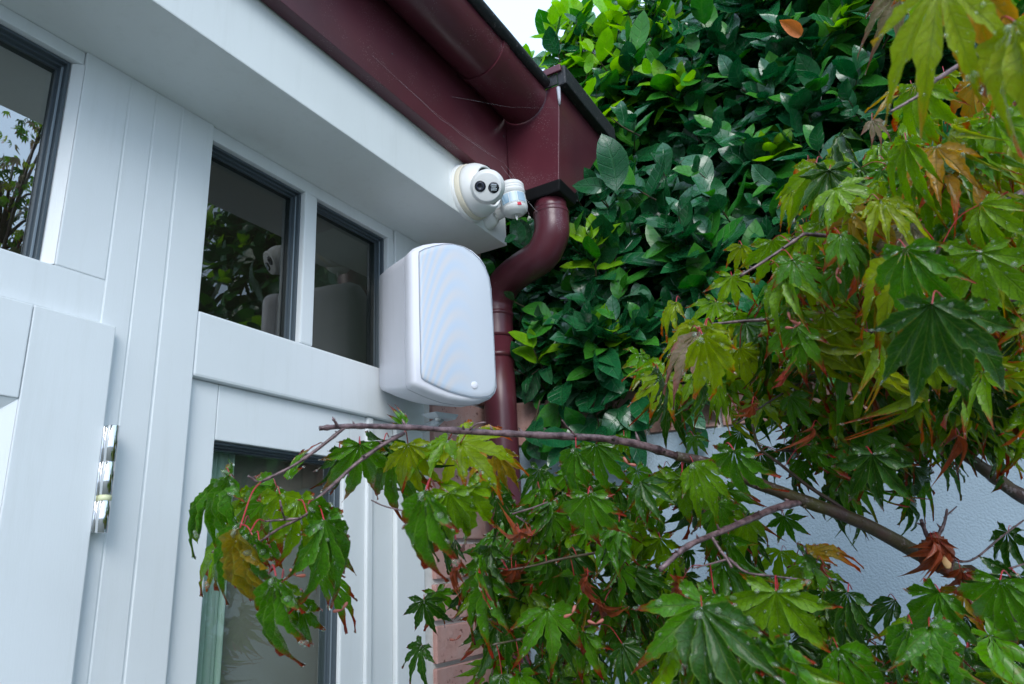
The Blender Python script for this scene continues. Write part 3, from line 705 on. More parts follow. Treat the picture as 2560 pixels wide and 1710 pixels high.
def hedge_leaf(seed, wid=.235, fold=.28, curl=.35, nseg=7):
    rg = random.Random(seed); L = LeafData(); wob = rg.uniform(-.08, .08); b = rg.uniform(.12, .5) * curl; tw = rg.uniform(-.3, .3)
    for k in range(nseg + 1):
        t = k / nseg; w = wid * (math.sin(math.pi * min(1, t ** .88)) ** .75 if 0 < t < 1 else 0) * (.92 + .16 * t)
        cx_ = wob * math.sin(t * 3); cz_ = -b * t * t + .05 * math.sin(t * 6 + seed)
        for s in (-1, 0, 1):
            L.v.append((cx_ + s * w, t, cz_ + (fold * w * (1 + .25 * math.sin(k * 2.1 + s)) if s else 0) + tw * s * w * t))
    for k in range(nseg):
        for s in (0, 1):
            i0 = k * 3 + s; i1 = i0 + 3; L.f.append((i0, i0 + 1, i1 + 1, i1)); L.mi.append(0)
            u = (0, .5, 1); v0, v1 = k / nseg, (k + 1) / nseg
            L.uv.append(((u[s], v0), (u[s + 1], v0), (u[s + 1], v1), (u[s], v1)))
    return L
def leaf_mesh(L, name, mats, rnd=0.0):
    me = bpy.data.meshes.new(name); me.from_pydata(L.v, [], L.f)
    me.polygons.foreach_set('material_index', L.mi); me.polygons.foreach_set('use_smooth', [True] * len(L.f))
    uv = me.uv_layers.new(name='UVMap'); flat = [c for f in L.uv for p in f for c in p]; uv.data.foreach_set('uv', flat)
    at = me.attributes.new('rnd', 'FLOAT', 'POINT'); at.data.foreach_set('value', [rnd] * len(L.v))
    for m_ in mats: me.materials.append(m_)
    return me
def joined(name, items, mats, parent, rng):
    """items: (LeafData, Matrix, material index) -> one mesh; drops keep the last material"""
    vs, fv, fl, mi, uv, rn = [], [], [], [], [], []; off = 0; cache = {}
    for L, M4, mat in items:
        key = id(L)
        if key not in cache:
            cache[key] = (np.array(L.v), np.array([i for f in L.f for i in f]), np.array([len(f) for f in L.f]), np.array(L.mi), np.array([c for f in L.uv for p in f for c in p]))
        a, idx, ln, m0, u = cache[key]; A = np.array(M4)
        vs.append(a @ A[:3, :3].T + A[:3, 3]); fv.append(idx + off); fl.append(ln); mi.append(np.where(m0 == 0, mat, len(mats) - 1)); uv.append(u)
        rn.append(np.full(len(a), rng.random())); off += len(a)
    V = np.concatenate(vs); FV = np.concatenate(fv); FL = np.concatenate(fl)
    me = bpy.data.meshes.new(name); me.vertices.add(len(V)); me.vertices.foreach_set('co', V.ravel())
    me.loops.add(len(FV)); me.loops.foreach_set('vertex_index', FV.astype(np.int32))
    me.polygons.add(len(FL)); st = np.concatenate(([0], np.cumsum(FL)[:-1])); me.polygons.foreach_set('loop_start', st.astype(np.int32)); me.polygons.foreach_set('loop_total', FL.astype(np.int32))
    me.polygons.foreach_set('material_index', np.concatenate(mi).astype(np.int32)); me.polygons.foreach_set('use_smooth', np.ones(len(FL), bool))
    me.update(calc_edges=True)
    l = me.uv_layers.new(name='UVMap'); l.data.foreach_set('uv', np.concatenate(uv))
    at = me.attributes.new('rnd', 'FLOAT', 'POINT'); at.data.foreach_set('value', np.concatenate(rn))
    for m_ in mats: me.materials.append(m_)
    return obj(name, me, None, parent)
def leaf_matrix(base, tip, nrm, length):
    y = (tip - base).normalized(); z = (nrm - y * nrm.dot(y)); z = z.normalized() if z.length > 1e-5 else y.orthogonal().normalized(); x = y.cross(z)
    s = length
    return Matrix(((x.x * s, y.x * s, z.x * s, base.x), (x.y * s, y.y * s, z.y * s, base.y), (x.z * s, y.z * s, z.z * s, base.z), (0, 0, 0, 1)))
CAMI = cam.matrix_world.inverted()
def project(p):
    c = CAMI @ p; d = -c.z
    if d <= .02: return None
    return (1280 + c.x / d * FPX, 855 - c.y / d * FPX, d)

# ------------------------------------------------------------------ hedge
rh = random.Random(11)
hedge = thing('hedge', 'tall glossy dark green evergreen hedge bulging over the garden wall', 'hedge', tuple(GQ + GW * .6 - GN * .3 + Vector((0, 0, 0))))
HV = [hedge_leaf(20 + i, wid=rh.uniform(.25, .32), fold=rh.uniform(.1, .4), curl=rh.uniform(.1, 1)) for i in range(8)]
hm_keys = ['d', 'm', 'l', 'w']; HMM = [HM[k_] for k_ in hm_keys]
def surf(u, z):      # hedge front surface, metres out from the wall face
    s = .045 + .10 * noise.noise(Vector((u * 2.1, z * 2.1, 3.3))) + .05 * noise.noise(Vector((u * 6, z * 6, 9)))
    s -= max(0, z - 2.35) * (.34 if u < .6 else .34 - min(.5, u - .6) * .5)
    if u < .45: s -= (.45 - u) * .10
    if z < 2.05 and u > .12: s += .03
    if u < .12 : s = min(s, -.02)
    return s
def ztop(u): return 2.90 + .95 * max(0, u + .05) + .10 * noise.noise(Vector((u * 5, 1, 4)))
items = []; stems = bmesh.new()
def in_house_zone(p):
    if p.x > 1.62: return False
    sl = (p.y - CAM.y) / max(.05, p.x); lim = .565 if p.z < 2.2 else (.46 if p.z < 2.38 else (.40 if p.z < 2.5 else .345))
    return sl > lim and (p.x < 1.46 or p.z > 2.34 and p.y < .1 and p.x < 1.56)
def shoot(base, dirv, n, L0, young, stem=True, big=1.0):
    dirv = dirv.normalized(); L = L0; pts = [base]
    p = base.copy(); d = dirv.copy()
    for i in range(5):
        d = (d + Vector((rh.uniform(-.12, .12), rh.uniform(-.12, .12), rh.uniform(-.02, .12)))).normalized(); p = p + d * (L / 5); pts.append(p.copy())
    if any(in_house_zone(p_) for p_ in pts): return
    if stem: tube(stems, pts, [.0022, .002, .0018, .0015, .0012, .001], 4, False)
    side = d.orthogonal().normalized(); rot = rh.uniform(0, 6.28)
    for i in range(n):
        t = .15 + .85 * (i // 2) / max(1, (n - 1) // 2); k = min(4.999, t * 5); q0 = pts[int(k)].lerp(pts[int(k) + 1], k - int(k))
        ang = rot + (i // 2) * 1.57 + (i % 2) * math.pi + rh.uniform(-.3, .3)
        rad = Matrix.Rotation(ang, 3, d) @ side
        open_ = 1.15 - .75 * t + rh.uniform(-.15, .2)
        dirl = (rad * math.sin(open_) + d * math.cos(open_) + Vector((0, 0, -.05))).normalized()
        ln = big * rh.uniform(.062, .098) * (1.0 - .42 * t ** 2)
        if rh.random() < .06: ln *= 1.25
        nrm = (d * .4 + Vector((0, 0, .75)) + GN * 1.0 + GW * -.1 + Vector((rh.uniform(-.5, .5), rh.uniform(-.5, .5), rh.uniform(-.4, .4)))).normalized()
        if young: mat = 2 if t > .55 or rh.random() < .25 else 1
        else: mat = 0 if rh.random() < .74 else (1 if rh.random() < .85 else 3)
        items.append([rh.randrange(8), leaf_matrix(q0, q0 + dirl, nrm, ln), mat])
def hedge_points(count, u0, u1, depth0, depth1, big=1.0, stem=True, youngp=.06, zr=None):
    for _ in range(count):
        u = rh.uniform(u0, u1); zt = ztop(u); z = 1.955 + (zt - 1.955) * rh.random()
        if zr: z = rh.uniform(*zr)
        off = surf(u, z) - rh.uniform(depth0, depth1)
        top = (zt - z) < .28
        b = GM @ Vector((u, off, z))
        dv_ = GN * rh.uniform(.3, 1) + Vector((0, 0, rh.uniform(.0, .9) + (.7 if top else 0))) + GW * rh.uniform(-.7, .5)
        if u < .12 : dv_ = GN * .15 + Vector((0, 0, 1)) + GW * rh.uniform(-.3, .5)
        yp = .75 if top and u < .65 else (.28 if z > 2.72 else youngp)
        shoot(b, dv_, rh.choice((6, 8, 8, 10)), rh.uniform(.07, .13), rh.random() < yp, stem, big)
hedge_points(430, -1.0, 1.4, .00, .08, 1.3)
hedge_points(60, .12, 1.4, .00, .06, 1.2, zr=(1.97, 2.06))
hedge_points(400, -1.0, 1.4, .06, .18, 1.35)
hedge_points(420, -1.1, 1.6, .16, .32, 1.7, False, .0)
hedge_points(650, -1.3, 1.8, .30, .60, 2.1, False, .0)
hedge_points(700, -1.4, 2.0, .55, .90, 2.6, False, .0)
hedge_points(260, 1.4, 4.5, .00, .25, 1.5, False, .1)
items = [it for it in items if not (in_house_zone(it[1].translation) or in_house_zone(it[1] @ Vector((0, 1, 0))) or in_house_zone(it[1] @ Vector((0, .5, 0))))]
# visible sprigs beside the pipe and over the hopper corner
for px, py, d, dx, dy, n_, yg in ((1490, 690, 1.46, -.2, -1, 8, True), (1400, 880, 1.52, -.4, .5, 8, False), (1350, 1000, 1.54, -.2, .8, 8, False), (1360, 780, 1.53, -.5, -.1, 8, False), (1440, 780, 1.48, -.6, .3, 8, False), (1640, 500, 1.38, -1, -.5, 8, False), (1600, 340, 1.45, -.6, -.2, 6, False), (1420, 950, 1.48, -.1, .6, 6, False), (1540, 1010, 1.44, .1, .8, 8, False), (1700, 960, 1.42, .1, .6, 6, False), (1400, 720, 1.52, -.1, -.6, 6, True), (1490, 860, 1.42, .3, .6, 8, False), (1600, 960, 1.42, -.3, .9, 8, False), (1370, 950, 1.54, -.3, -.5, 6, True), (1460, 1060, 1.46, -.3, .3, 8, False), (1470, 560, 1.6, -.6, -.3, 6, False), (1480, 1010, 1.46, .2, .6, 8, False)):
    v_ = RW @ Vector(((px - 1280) / FPX, (py - 855) / FPX, 1)); b = CAM + v_ * ((GQ + GN * .05 - CAM).dot(GN) / v_.dot(GN)); dr = RW @ Vector((dx, dy, -.3)); shoot(b, dr, n_, .085, yg, True, 1.2)
items = [it for it in items if not (in_house_zone(it[1].translation) or in_house_zone(it[1] @ Vector((0, 1, 0))))]
# leaves that poke out behind the beam end, under the sensor
for px, py, d, tx, ty, ln in ((1300, 612, 1.60, 1284, 548, .062), (1312, 618, 1.62, 1302, 556, .066), (1262, 604, 1.52, 1276, 596, .03), (1540, 480, 1.36, 1500, 322, .115), (1520, 470, 1.38, 1430, 452, .065)):
    b = U(px, py, d); tp = U(tx, ty, d - .01); items.append([rh.randrange(8), leaf_matrix(b, tp, (CAM - b).normalized() + Vector((0, 0, .3)), ln), 0])
# nearest, largest leaves in view become parts of their own
def screen_size(item, ml):
    c = item[1].translation; tip = item[1] @ Vector((0, 1, 0)); mid = item[1] @ Vector((0, .5, 0)); p, p2 = project(c), project(tip)
    if not p or not p2 or not (0 < (p[0] + p2[0]) / 2 < 2560 and 0 < (p[1] + p2[1]) / 2 < 1710): return 0
    return math.hypot(p2[0] - p[0], p2[1] - p[1])
def pick(items, n, cell=26, ymin=0):
    """largest leaves that are in front in their cell of the view"""
    zb = {}
    pr = []
    for i, it in enumerate(items):
        p = project(it[1] @ Vector((0, .5, 0))); pr.append(p)
        if p and 0 < p[0] < 2560 and 0 < p[1] < 1710:
            k_ = (int(p[0] // cell), int(p[1] // cell))
            if k_ not in zb or p[2] < zb[k_]: zb[k_] = p[2]
    sc_ = []
    for i, it in enumerate(items):
        p = pr[i]
        if not p: continue
        k_ = (int(p[0] // cell), int(p[1] // cell))
        if k_ in zb and p[2] <= zb[k_] + .012: sc_.append((screen_size(it, 1), i))
    sc_.sort(reverse=True); return set(i for s, i in sc_[:n] if s > 10)
hsel = pick(items, 300)
hmesh = {}
for i in sorted(hsel):
    v, M4, mat = items[i]
    if (v, mat) not in hmesh: hmesh[(v, mat)] = leaf_mesh(HV[v], 'leaf', [HMM[mat]])
    o = bpy.data.objects.new('leaf', hmesh[(v, mat)]); sc.collection.objects.link(o); o.matrix_world = M4
    o.parent = hedge; o.matrix_parent_inverse = hedge.matrix_world.inverted()
rest = [(HV[v], M4, mat) for i, (v, M4, mat) in enumerate(items) if i not in hsel]
o = joined('foliage', rest, HMM, hedge, rh); tag(o, kind='stuff')
for i in range(26):      # main stems inside
    u = -.8 + i * .19; b = GM @ Vector((u, -.34, 1.2)); t_ = GM @ Vector((u + rh.uniform(-.3, .3), -.22 - rh.random() * .3, 2.9 + rh.random() * .3))
    tube(stems, catmull([b, b.lerp(t_, .5) + Vector((rh.uniform(-.06, .06), rh.uniform(-.06, .06), 0)), t_], 5), [.010] * 6 + [.006] * 5, 6, False)
o = obj('stems', stems, M['greystem'], hedge); tag(o, kind='stuff')

# ------------------------------------------------------------------ maple tree
rm = random.Random(5)
maple = thing('maple_tree', 'japanese style maple with wet hanging green leaves and mossy branches in the foreground', 'tree', (U(2760, 2500, 1.1).x, U(2760, 2500, 1.1).y, 0))
A7 = (-112, -70, -34, 0, 34, 70, 112); A5 = (-80, -40, 0, 40, 80)
H7 = (-86, -56, -27, 0, 27, 56, 86); H5 = (-62, -31, 0, 31, 62)
L7 = (.36, .70, .92, 1.0, .92, .70, .36)
L5 = (.62, .90, 1.0, .90, .62)
MV = [maple_leaf(1, A7, L7, .5, .5, .35, 46), maple_leaf(2, H7, L7, 1.0, 1.0, .4, 46), maple_leaf(3, H5, L5, .9, 1.3, .5, 40), maple_leaf(4, A7, (.30, .62, .95, 1, .88, .66, .4), .8, .8, .3, 50),
      maple_leaf(5, H7, (.4, .72, .9, 1, .95, .6, .3), 1.3, 1.4, .55, 44, .112), maple_leaf(6, A5, L5, .7, .6, .4, 40), maple_leaf(7, (-60, -36, -14, 10, 34), (.5, .8, 1, .85, .5), 1.1, 1.2, .6, 34), maple_leaf(8, H7, L7, 1.5, .9, .5, 40, .108)]
MV += [maple_leaf(11, A7, (.42, .75, .9, 1.05, .85, .72, .3), 1.1, 1.6, .6, 40, .105), maple_leaf(12, H7, (.2, .6, .95, 1, .8, .74, .42), .7, 1.2, .25, 48, .115), maple_leaf(13, A5, (.5, .95, 1.05, .8, .66), 1.4, 1.5, .5, 36, .10), maple_leaf(14, (-72, -38, -8, 24, 60), (.6, .85, 1, .95, .55), .5, .9, .7, 40, .11)]
DV = [maple_leaf(31, (-50, -22, 8, 38, 66), (.5, .8, 1, .85, .6), 2.2, 2.2, 1.3, 0, .17, 9), maple_leaf(32, (-46, -12, 25, 55), (.7, 1, .8, .6), 2.8, 2.6, 1.7, 0, .18, 9)]
tone = list(LM.keys()); LMM = [LM[k_] for k_ in tone] + [M['drop']]
ml = []      # [LeafData, matrix, tone, base]
petioles = bmesh.new()
def mleaf(bx_, by_, tx_, ty_, ln=.066, tn='g', var=None, dz=-.012, roll=0.0, d=None, dead=False, face=.55, size=None):
    """base and central tip in photograph pixels, real length ln metres -> depth; dz: how much nearer the tip is"""
    pxl = math.hypot(tx_ - bx_, ty_ - by_)
    if d is None: d = FPX * ln * .92 / pxl
    b = U(bx_, by_, d); t = U(tx_, ty_, d + dz); ln = (t - b).length / (.86 if not dead else .8)
    toc = (CAM - b).normalized(); nrm = toc * face + Vector((0, 0, 1)) * (1 - face) * 1.1
    ydir = (t - b).normalized(); nrm = Matrix.Rotation(roll, 3, ydir) @ nrm
    L = (DV[rm.randrange(2)] if dead else MV[var if var is not None else rm.randrange(8)])
    ml.append([L, leaf_matrix(b, t, nrm, ln) @ Matrix.Diagonal((rm.uniform(.74, 1.05) * (.8 if bx_ < 900 else 1), 1, rm.uniform(.8, 1.7), 1)), tone.index(tn), b, ydir]); return b
DD = None
# each line: leaves of one spray, read from the photograph
LEAVES = [
 # left sprays, in front of the sidelight
 (575, 1190, 430, 1330, 'g', 1), (560, 1200, 405, 1290, 'g', 6), (610, 1310, 440, 1400, 'b', 6), (640, 1330, 520, 1500, 'g', 6), (640, 1230, 620, 1400, 'b', 1), (810, 1300, 890, 1500, 'g', 1), (850, 1120, 870, 1230, 'd', 1), (900, 1110, 880, 1260, 'g', 4), (1020, 1110, 1040, 1260, 'y', 1), (1240, 1130, 1290, 1240, 'o', 6), (1120, 1230, 1130, 1420, 'b', 1), (690, 1215, 560, 1335, 'g', 5), (600, 1310, 480, 1480, 'g', 6), (625, 1330, 560, 1540, 'g', 6), (745, 1250, 800, 1410, 'b', 1), (770, 1260, 905, 1425, 'g', 6),
 (800, 1425, 908, 1570, 'g', 6), (690, 1440, 610, 1680, 'g', 6), (705, 1445, 690, 1600, 'b', 6), (745, 1490, 748, 1670, 'g', 6), (600, 1320, 500, 1530, 'o', 6), (660, 1330, 640, 1460, 'g', 5), (790, 1330, 850, 1480, 'g', 2), (720, 1200, 760, 1110, 'g', 6), (700, 1235, 690, 1390, 'b', 5),
 # middle sprays
 (1135, 1112, 1175, 1235, 'y', 0), (1150, 1110, 1325, 1130, 'y', 5), (1120, 1100, 985, 1165, 'b', 5), (1160, 1220, 1195, 1400, 'b', 0), (1065, 1225, 985, 1490, 'g', 6), (1075, 1225, 1010, 1400, 'd', 6), (960, 1100, 935, 1270, 'd', 4), (985, 1130, 960, 1300, 'g', 1), (1030, 1150, 1000, 1280, 'g', 3),
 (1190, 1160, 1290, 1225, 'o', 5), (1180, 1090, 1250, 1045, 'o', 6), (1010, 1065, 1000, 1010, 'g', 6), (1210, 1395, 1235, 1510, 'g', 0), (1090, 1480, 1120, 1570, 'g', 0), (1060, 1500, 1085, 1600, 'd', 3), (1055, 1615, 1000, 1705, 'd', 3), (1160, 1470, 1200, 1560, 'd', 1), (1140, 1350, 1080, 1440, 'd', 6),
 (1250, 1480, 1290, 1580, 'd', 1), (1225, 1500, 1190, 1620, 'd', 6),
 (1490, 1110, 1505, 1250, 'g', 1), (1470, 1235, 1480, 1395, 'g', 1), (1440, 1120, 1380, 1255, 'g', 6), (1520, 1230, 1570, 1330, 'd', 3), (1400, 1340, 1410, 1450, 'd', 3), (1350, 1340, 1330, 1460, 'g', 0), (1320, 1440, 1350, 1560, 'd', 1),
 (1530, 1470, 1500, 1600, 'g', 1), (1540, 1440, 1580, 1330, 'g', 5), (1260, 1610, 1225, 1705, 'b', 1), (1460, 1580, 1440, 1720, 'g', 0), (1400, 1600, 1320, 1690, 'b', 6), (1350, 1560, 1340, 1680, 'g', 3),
 # centre right lower
 (1707, 1198, 1715, 1340, 'b', 3), (1700, 1200, 1560, 1210, 'b', 6), (1835, 1125, 1842, 1290, 'g', 1), (1650, 1345, 1640, 1450, 'b', 0), (1615, 1430, 1615, 1560, 'g', 1), (1785, 1485, 1680, 1650, 'g', 1), (1790, 1490, 1780, 1640, 'b', 4), (1940, 1478, 1955, 1690, 'b', 0), (1945, 1475, 2090, 1560, 'g', 6), (1797, 1555, 1790, 1720, 'b', 3),
 (2010, 1390, 2120, 1460, 'g', 0), (2020, 1385, 2150, 1358, 'o', 6), (2240, 1500, 2130, 1560, 'd', 6), (2350, 1480, 2235, 1640, 'g', 4), (2500, 1450, 2510, 1670, 'g', 1), (2545, 1440, 2570, 1640, 'd', 3), (2410, 1480, 2370, 1600, 'o', 5),
 (2120, 1480, 2060, 1660, 'd', 1), (2280, 1560, 2180, 1740, 'g', 6), (2050, 1640, 2150, 1730, 'g', 3), (2420, 1620, 2340, 1720, 'g', 2), (1700, 1600, 1640, 1730, 'd', 4), (2520, 1330, 2500, 1440, 'd', 0),
 (2180, 1135, 2200, 1300, 'd', 0), (2280, 1165, 2310, 1285, 'd', 1), (2070, 1108, 2085, 1180, 'g', 0), (2000, 1075, 2010, 1130, 'g', 0), (1960, 1110, 1990, 1200, 'd', 1), (2350, 1150, 2440, 1180, 'd', 5), (2480, 1120, 2540, 1180, 'd', 0), (1560, 1090, 1540, 1160, 'b', 2), (1735, 1090, 1740, 1150, 'g', 0), (1850, 1080, 1800, 1160, 'g', 1), (1900, 1130, 1930, 1230, 'd', 3),
 (1550, 1490, 1660, 1560, 'd', 5), (1420, 1480, 1380, 1600, 'b', 5), (1880, 1340, 1850, 1440, 'd', 1), (1960, 1290, 1990, 1370, 'g', 0), (1600, 1250, 1590, 1370, 'g', 1),
 # right, yellow sprays
 (1765, 815, 1730, 990, 'y', 1), (1755, 835, 1790, 1045, 'y', 6), (1750, 830, 1620, 965, 'p', 6), (1760, 815, 1625, 872, 'y', 6), (1690, 755, 1640, 830, 'y', 2), (1790, 755, 1760, 830, 'b', 0), (1830, 690, 1850, 780, 'b', 0), (1855, 612, 1830, 690, 'y', 2), (1620, 922, 1570, 960, 'b', 0), (1700, 980, 1660, 1060, 'b', 1), (1720, 1000, 1710, 1050, 'g', 3), (1850, 870, 1880, 1000, 'y', 1), (1870, 800, 1900, 900, 'b', 5),
 (1930, 600, 1960, 740, 'b', 1), (1990, 705, 2010, 790, 'b', 0), (2040, 412, 2035, 585, 'b', 1), (2050, 415, 2140, 520, 'b', 6), (1985, 470, 1945, 570, 'y', 6), (2020, 400, 1970, 500, 'o', 6), (2290, 210, 2300, 370, 'b', 1), (2295, 215, 2400, 275, 'g', 6), (2280, 215, 2190, 250, 'o', 5), (2180, 300, 2220, 360, 'p', 2),
 (2265, 620, 2290, 860, 'g', 1), (2255, 640, 2120, 815, 'y', 6), (2330, 590, 2400, 730, 'b', 5), (2450, 630, 2470, 850, 'b', 3), (2455, 625, 2570, 590, 'y', 6), (2360, 740, 2430, 910, 'g', 1), (2360, 745, 2530, 760, 'g', 5), (2330, 760, 2270, 1060, 'd', 4), (2400, 780, 2420, 1040, 'd', 3), (2300, 850, 2350, 1030, 'd', 6), (2280, 560, 2140, 650, 'p', 6), (2210, 650, 2130, 700, 'p', 5),
 (2230, 870, 2150, 980, 'd', 2), (2180, 870, 2120, 1030, 'b', 5), (2070, 640, 2080, 740, 'g', 1), (2000, 780, 2010, 900, 'y', 1), (2080, 780, 2070, 920, 'y', 3), (1995, 920, 2060, 1030, 'p', 5), (1920, 930, 1910, 1050, 'b', 6), (2130, 740, 2150, 850, 'y', 5),
 (2350, -40, 2290, 235, 'y', 4), (2400, -60, 2440, 200, 'o', 6), (2330, -70, 2390, 90, 'b', 5), (2540, 55, 2440, 330, 'y', 6), (2545, 60, 2525, 175, 'p', 6), (2550, 80, 2560, 280, 'y', 1), (2570, 360, 2425, 410, 'y', 6), (2545, 425, 2500, 510, 'b', 2), (2490, 480, 2340, 560, 'p', 6), (2500, 500, 2420, 600, 'b', 5), (2250, -20, 2150, 80, 'p', 6), (2480, -50, 2580, 60, 'b', 5),
 (2210, 400, 2230, 520, 'b', 1), (2300, 420, 2310, 560, 'b', 3), (2380, 400, 2400, 520, 'g', 1), (2150, 420, 2190, 520, 'b', 5), (2260, 330, 2250, 430, 'y', 6), (2400, 330, 2360, 450, 'g', 6), (2470, 270, 2450, 400, 'y', 6), (2150, 560, 2180, 640, 'g', 1), (2350, 480, 2360, 600, 'g', 1), (2420, 480, 2440, 560, 'y', 5),
 (2360, 180, 2390, 270, 'y', 2), (2440, 200, 2470, 330, 'o', 1), (2310, 300, 2350, 380, 'y', 1),
 (2480, 900, 2540, 1020, 'd', 1), (2540, 880, 2560, 1000, 'd', 3), (2440, 1000, 2470, 1100, 'd', 1), (2200, 1040, 2160, 1120, 'g', 5), (2310, 1040, 2330, 1130, 'g', 1), (2400, 1040, 2380, 1130, 'g', 0), (2500, 1000, 2560, 1060, 'g', 5), (2100, 1000, 2110, 1090, 'g', 0),
]
for L_ in LEAVES:
    bx_, by_, tx_, ty_, tn, var = L_
    pxl = math.hypot(tx_ - bx_, ty_ - by_)
    ln = .060 if pxl < 110 else (.068 if pxl < 170 else .082)
    if bx_ < 1000: ln *= 1.0; tx_, ty_ = bx_ + (tx_ - bx_) * 1.12, by_ + (ty_ - by_) * 1.12
    if by_ < 0 or (bx_ > 2500 and by_ < 120): ln = .06
    d = FPX * ln * .9 / pxl; d = min(max(d, .33), .98)
    if bx_ > 2050 and by_ < 1150 : d = min(d, .85)
    mleaf(bx_, by_, tx_, ty_, ln, tn, var, dz=rm.uniform(-.02, .012), roll=rm.uniform(-.35, .35), d=d)
# dead curled leaves
for a in ((2160, 740, 2110, 800), (2190, 850, 2120, 1140), (2365, 745, 2330, 800), (1290, 1410, 1310, 1500), (1300, 1330, 1310, 1400), (1470, 1440, 1420, 1500), (1500, 1500, 1490, 1590), (1700, 1460, 1660, 1540), (2030, 1070, 2060, 1110), (2390, 1090, 2450, 1110), (2550, 1060, 2570, 1120), (1150, 1420, 1090, 1440), (1330, 1340, 1280, 1290), (1880, 1010, 1900, 1070), (2060, 1410, 2030, 1440)):
    mleaf(*a, ln=.05, tn='r', dead=True, dz=.01, d=.62 + rm.random() * .2)
for a in ((2330, 1350, 2400, 1420), (2360, 1370, 2300, 1430), (2400, 1420, 2440, 1500), (2345, 1345, 2350, 1420), (2420, 1450, 2390, 1510)): mleaf(*a, ln=.05, tn='r', dead=True, dz=-.01, d=.775, roll=rm.uniform(-1, 1))
nhand = len(ml)
# the rest of the crown behind and between the hand-read leaves, growing from side twigs
def fill(poly, n, d0, d1, tones, lenr=(.055, .075)):
    xs = [p[0] for p in poly]; ys = [p[1] for p in poly]; c = 0
    while c < n:
        x, y = rm.uniform(min(xs), max(xs)), rm.uniform(min(ys), max(ys)); ins = False; j = len(poly) - 1
        for i in range(len(poly)):
            if (poly[i][1] > y) != (poly[j][1] > y) and x < (poly[j][0] - poly[i][0]) * (y - poly[i][1]) / (poly[j][1] - poly[i][1]) + poly[i][0]: ins = not ins
            j = i
        if not ins: continue
        c += 1; d = rm.uniform(d0, d1); b = U(x, y, d)
        dr = Vector((rm.uniform(-.55, .55), rm.uniform(-.55, .55), -1 + rm.uniform(-.1, .45))).normalized(); ln = rm.uniform(*lenr)
        nrm = (CAM - b).normalized() * rm.uniform(.2, .8) + Vector((rm.uniform(-.5, .5), rm.uniform(-.5, .5), .8))
        ml.append([MV[rm.randrange(len(MV))], leaf_matrix(b, b + dr, nrm, ln) @ Matrix.Diagonal((rm.uniform(.70, 1.08), 1, rm.uniform(.8, 1.8), 1)), tone.index(rm.choice(tones)), b, dr])
fill([(2050, 350), (2560, 150), (2750, 200), (2750, 1080), (2350, 1020), (2050, 880), (1900, 700)], 230, .72, 1.02, 'gbdyybbg', (.05, .08))
fill([(2080, 450), (2560, 180), (2600, 1000), (2180, 930)], 55, .60, .74, 'yybbgoy', (.055, .075))
fill([(1900, 640), (2150, 560), (2150, 900), (1980, 900)], 14, .66, .78, 'yybg', (.055, .07))
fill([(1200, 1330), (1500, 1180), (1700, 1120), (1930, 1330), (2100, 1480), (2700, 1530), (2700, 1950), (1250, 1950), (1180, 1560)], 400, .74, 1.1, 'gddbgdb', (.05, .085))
fill([(1650, 1480), (2100, 1530), (2600, 1560), (2650, 1950), (1650, 1950)], 30, .46, .62, 'gdbg', (.075, .095))
fill([(1560, 900), (1900, 740), (2100, 900), (1990, 1030), (1640, 1020)], 44, .82, .98, 'bgyd', (.055, .07))
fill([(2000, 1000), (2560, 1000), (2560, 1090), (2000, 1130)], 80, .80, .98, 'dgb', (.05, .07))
fill([(1950, 1080), (2340, 1080), (2270, 1280), (2000, 1240)], 16, .86, .98, 'dgd', (.055, .075))
fill([(1230, 1200), (1500, 1130), (1560, 1350), (1260, 1430)], 40, .76, .98, 'dgg', (.05, .07))
fill([(2600, -300), (3600, -500), (3600, 1500), (2700, 1200)], 120, .5, 1.3, 'gbydo')
# branches
def br(pts, radii, name='branch', mat='bark', seg=10, jit=.06):
    P = catmull([U(*p) for p in pts], 6); n_ = len(P); kf = .72 if mat == 'twig' else .74; rr = [kf * (radii[0] + (radii[1] - radii[0]) * i / (n_ - 1)) for i in range(n_)]
    for i in range(0, n_): rr[i] *= 1 + rm.uniform(-.05, .09) + (.28 if i % 7 == 3 and mat == 'twig' else 0)
    bmb = tube(bmesh.new(), P, rr, seg, True, jit)
    for i in range(2, n_ - 1, 4 if mat == 'twig' else 5):
        dv2 = Vector((rm.uniform(-1, 1), rm.uniform(-1, 1), rm.uniform(-.3, 1))).normalized(); tdir = (P[i + 1] - P[i - 1]).normalized(); dv2 = (dv2 - tdir * dv2.dot(tdir)).normalized() + tdir * .5
        L2 = rr[i] * (rm.uniform(1.8, 3.2) if mat == 'twig' else rm.uniform(1.05, 1.3)); tube(bmb, [P[i], P[i] + dv2 * L2 * .6, P[i] + dv2 * L2], [rr[i] * .55, rr[i] * .42, rr[i] * .12], 6)
    o = obj(name, bmb, M[mat], maple); skel.extend(P); return o
skel = []
trunk = [(2760, 2500, 1.1), (2720, 2000, 1.05), (2640, 1700, .98), (2560, 1560, .92), (2420, 1440, .86)]
br(trunk, (.035, .018), 'trunk')
br([(2430, 1445, .86), (2300, 1385, .84), (2150, 1305, .82), (1990, 1245, .80), (1860, 1195, .79), (1780, 1160, .78), (1690, 1140, .77)], (.0125, .0065))
br([(1690, 1140, .77), (1600, 1112, .76), (1500, 1096, .75), (1390, 1090, .74), (1270, 1084, .72), (1160, 1078, .70), (1050, 1070, .68), (950, 1066, .66), (860, 1066, .64), (798, 1071, .63)], (.0058, .0028), mat='twig')
br([(845, 1068, .635), (838, 1055, .63), (832, 1047, .628)], (.002, .0015), 'twig', 'twig', 6)
br([(862, 1068, .64), (810, 1110, .63), (740, 1160, .62), (662, 1200, .61), (650, 1205, .61)], (.0022, .0016), 'twig', 'twig', 7)
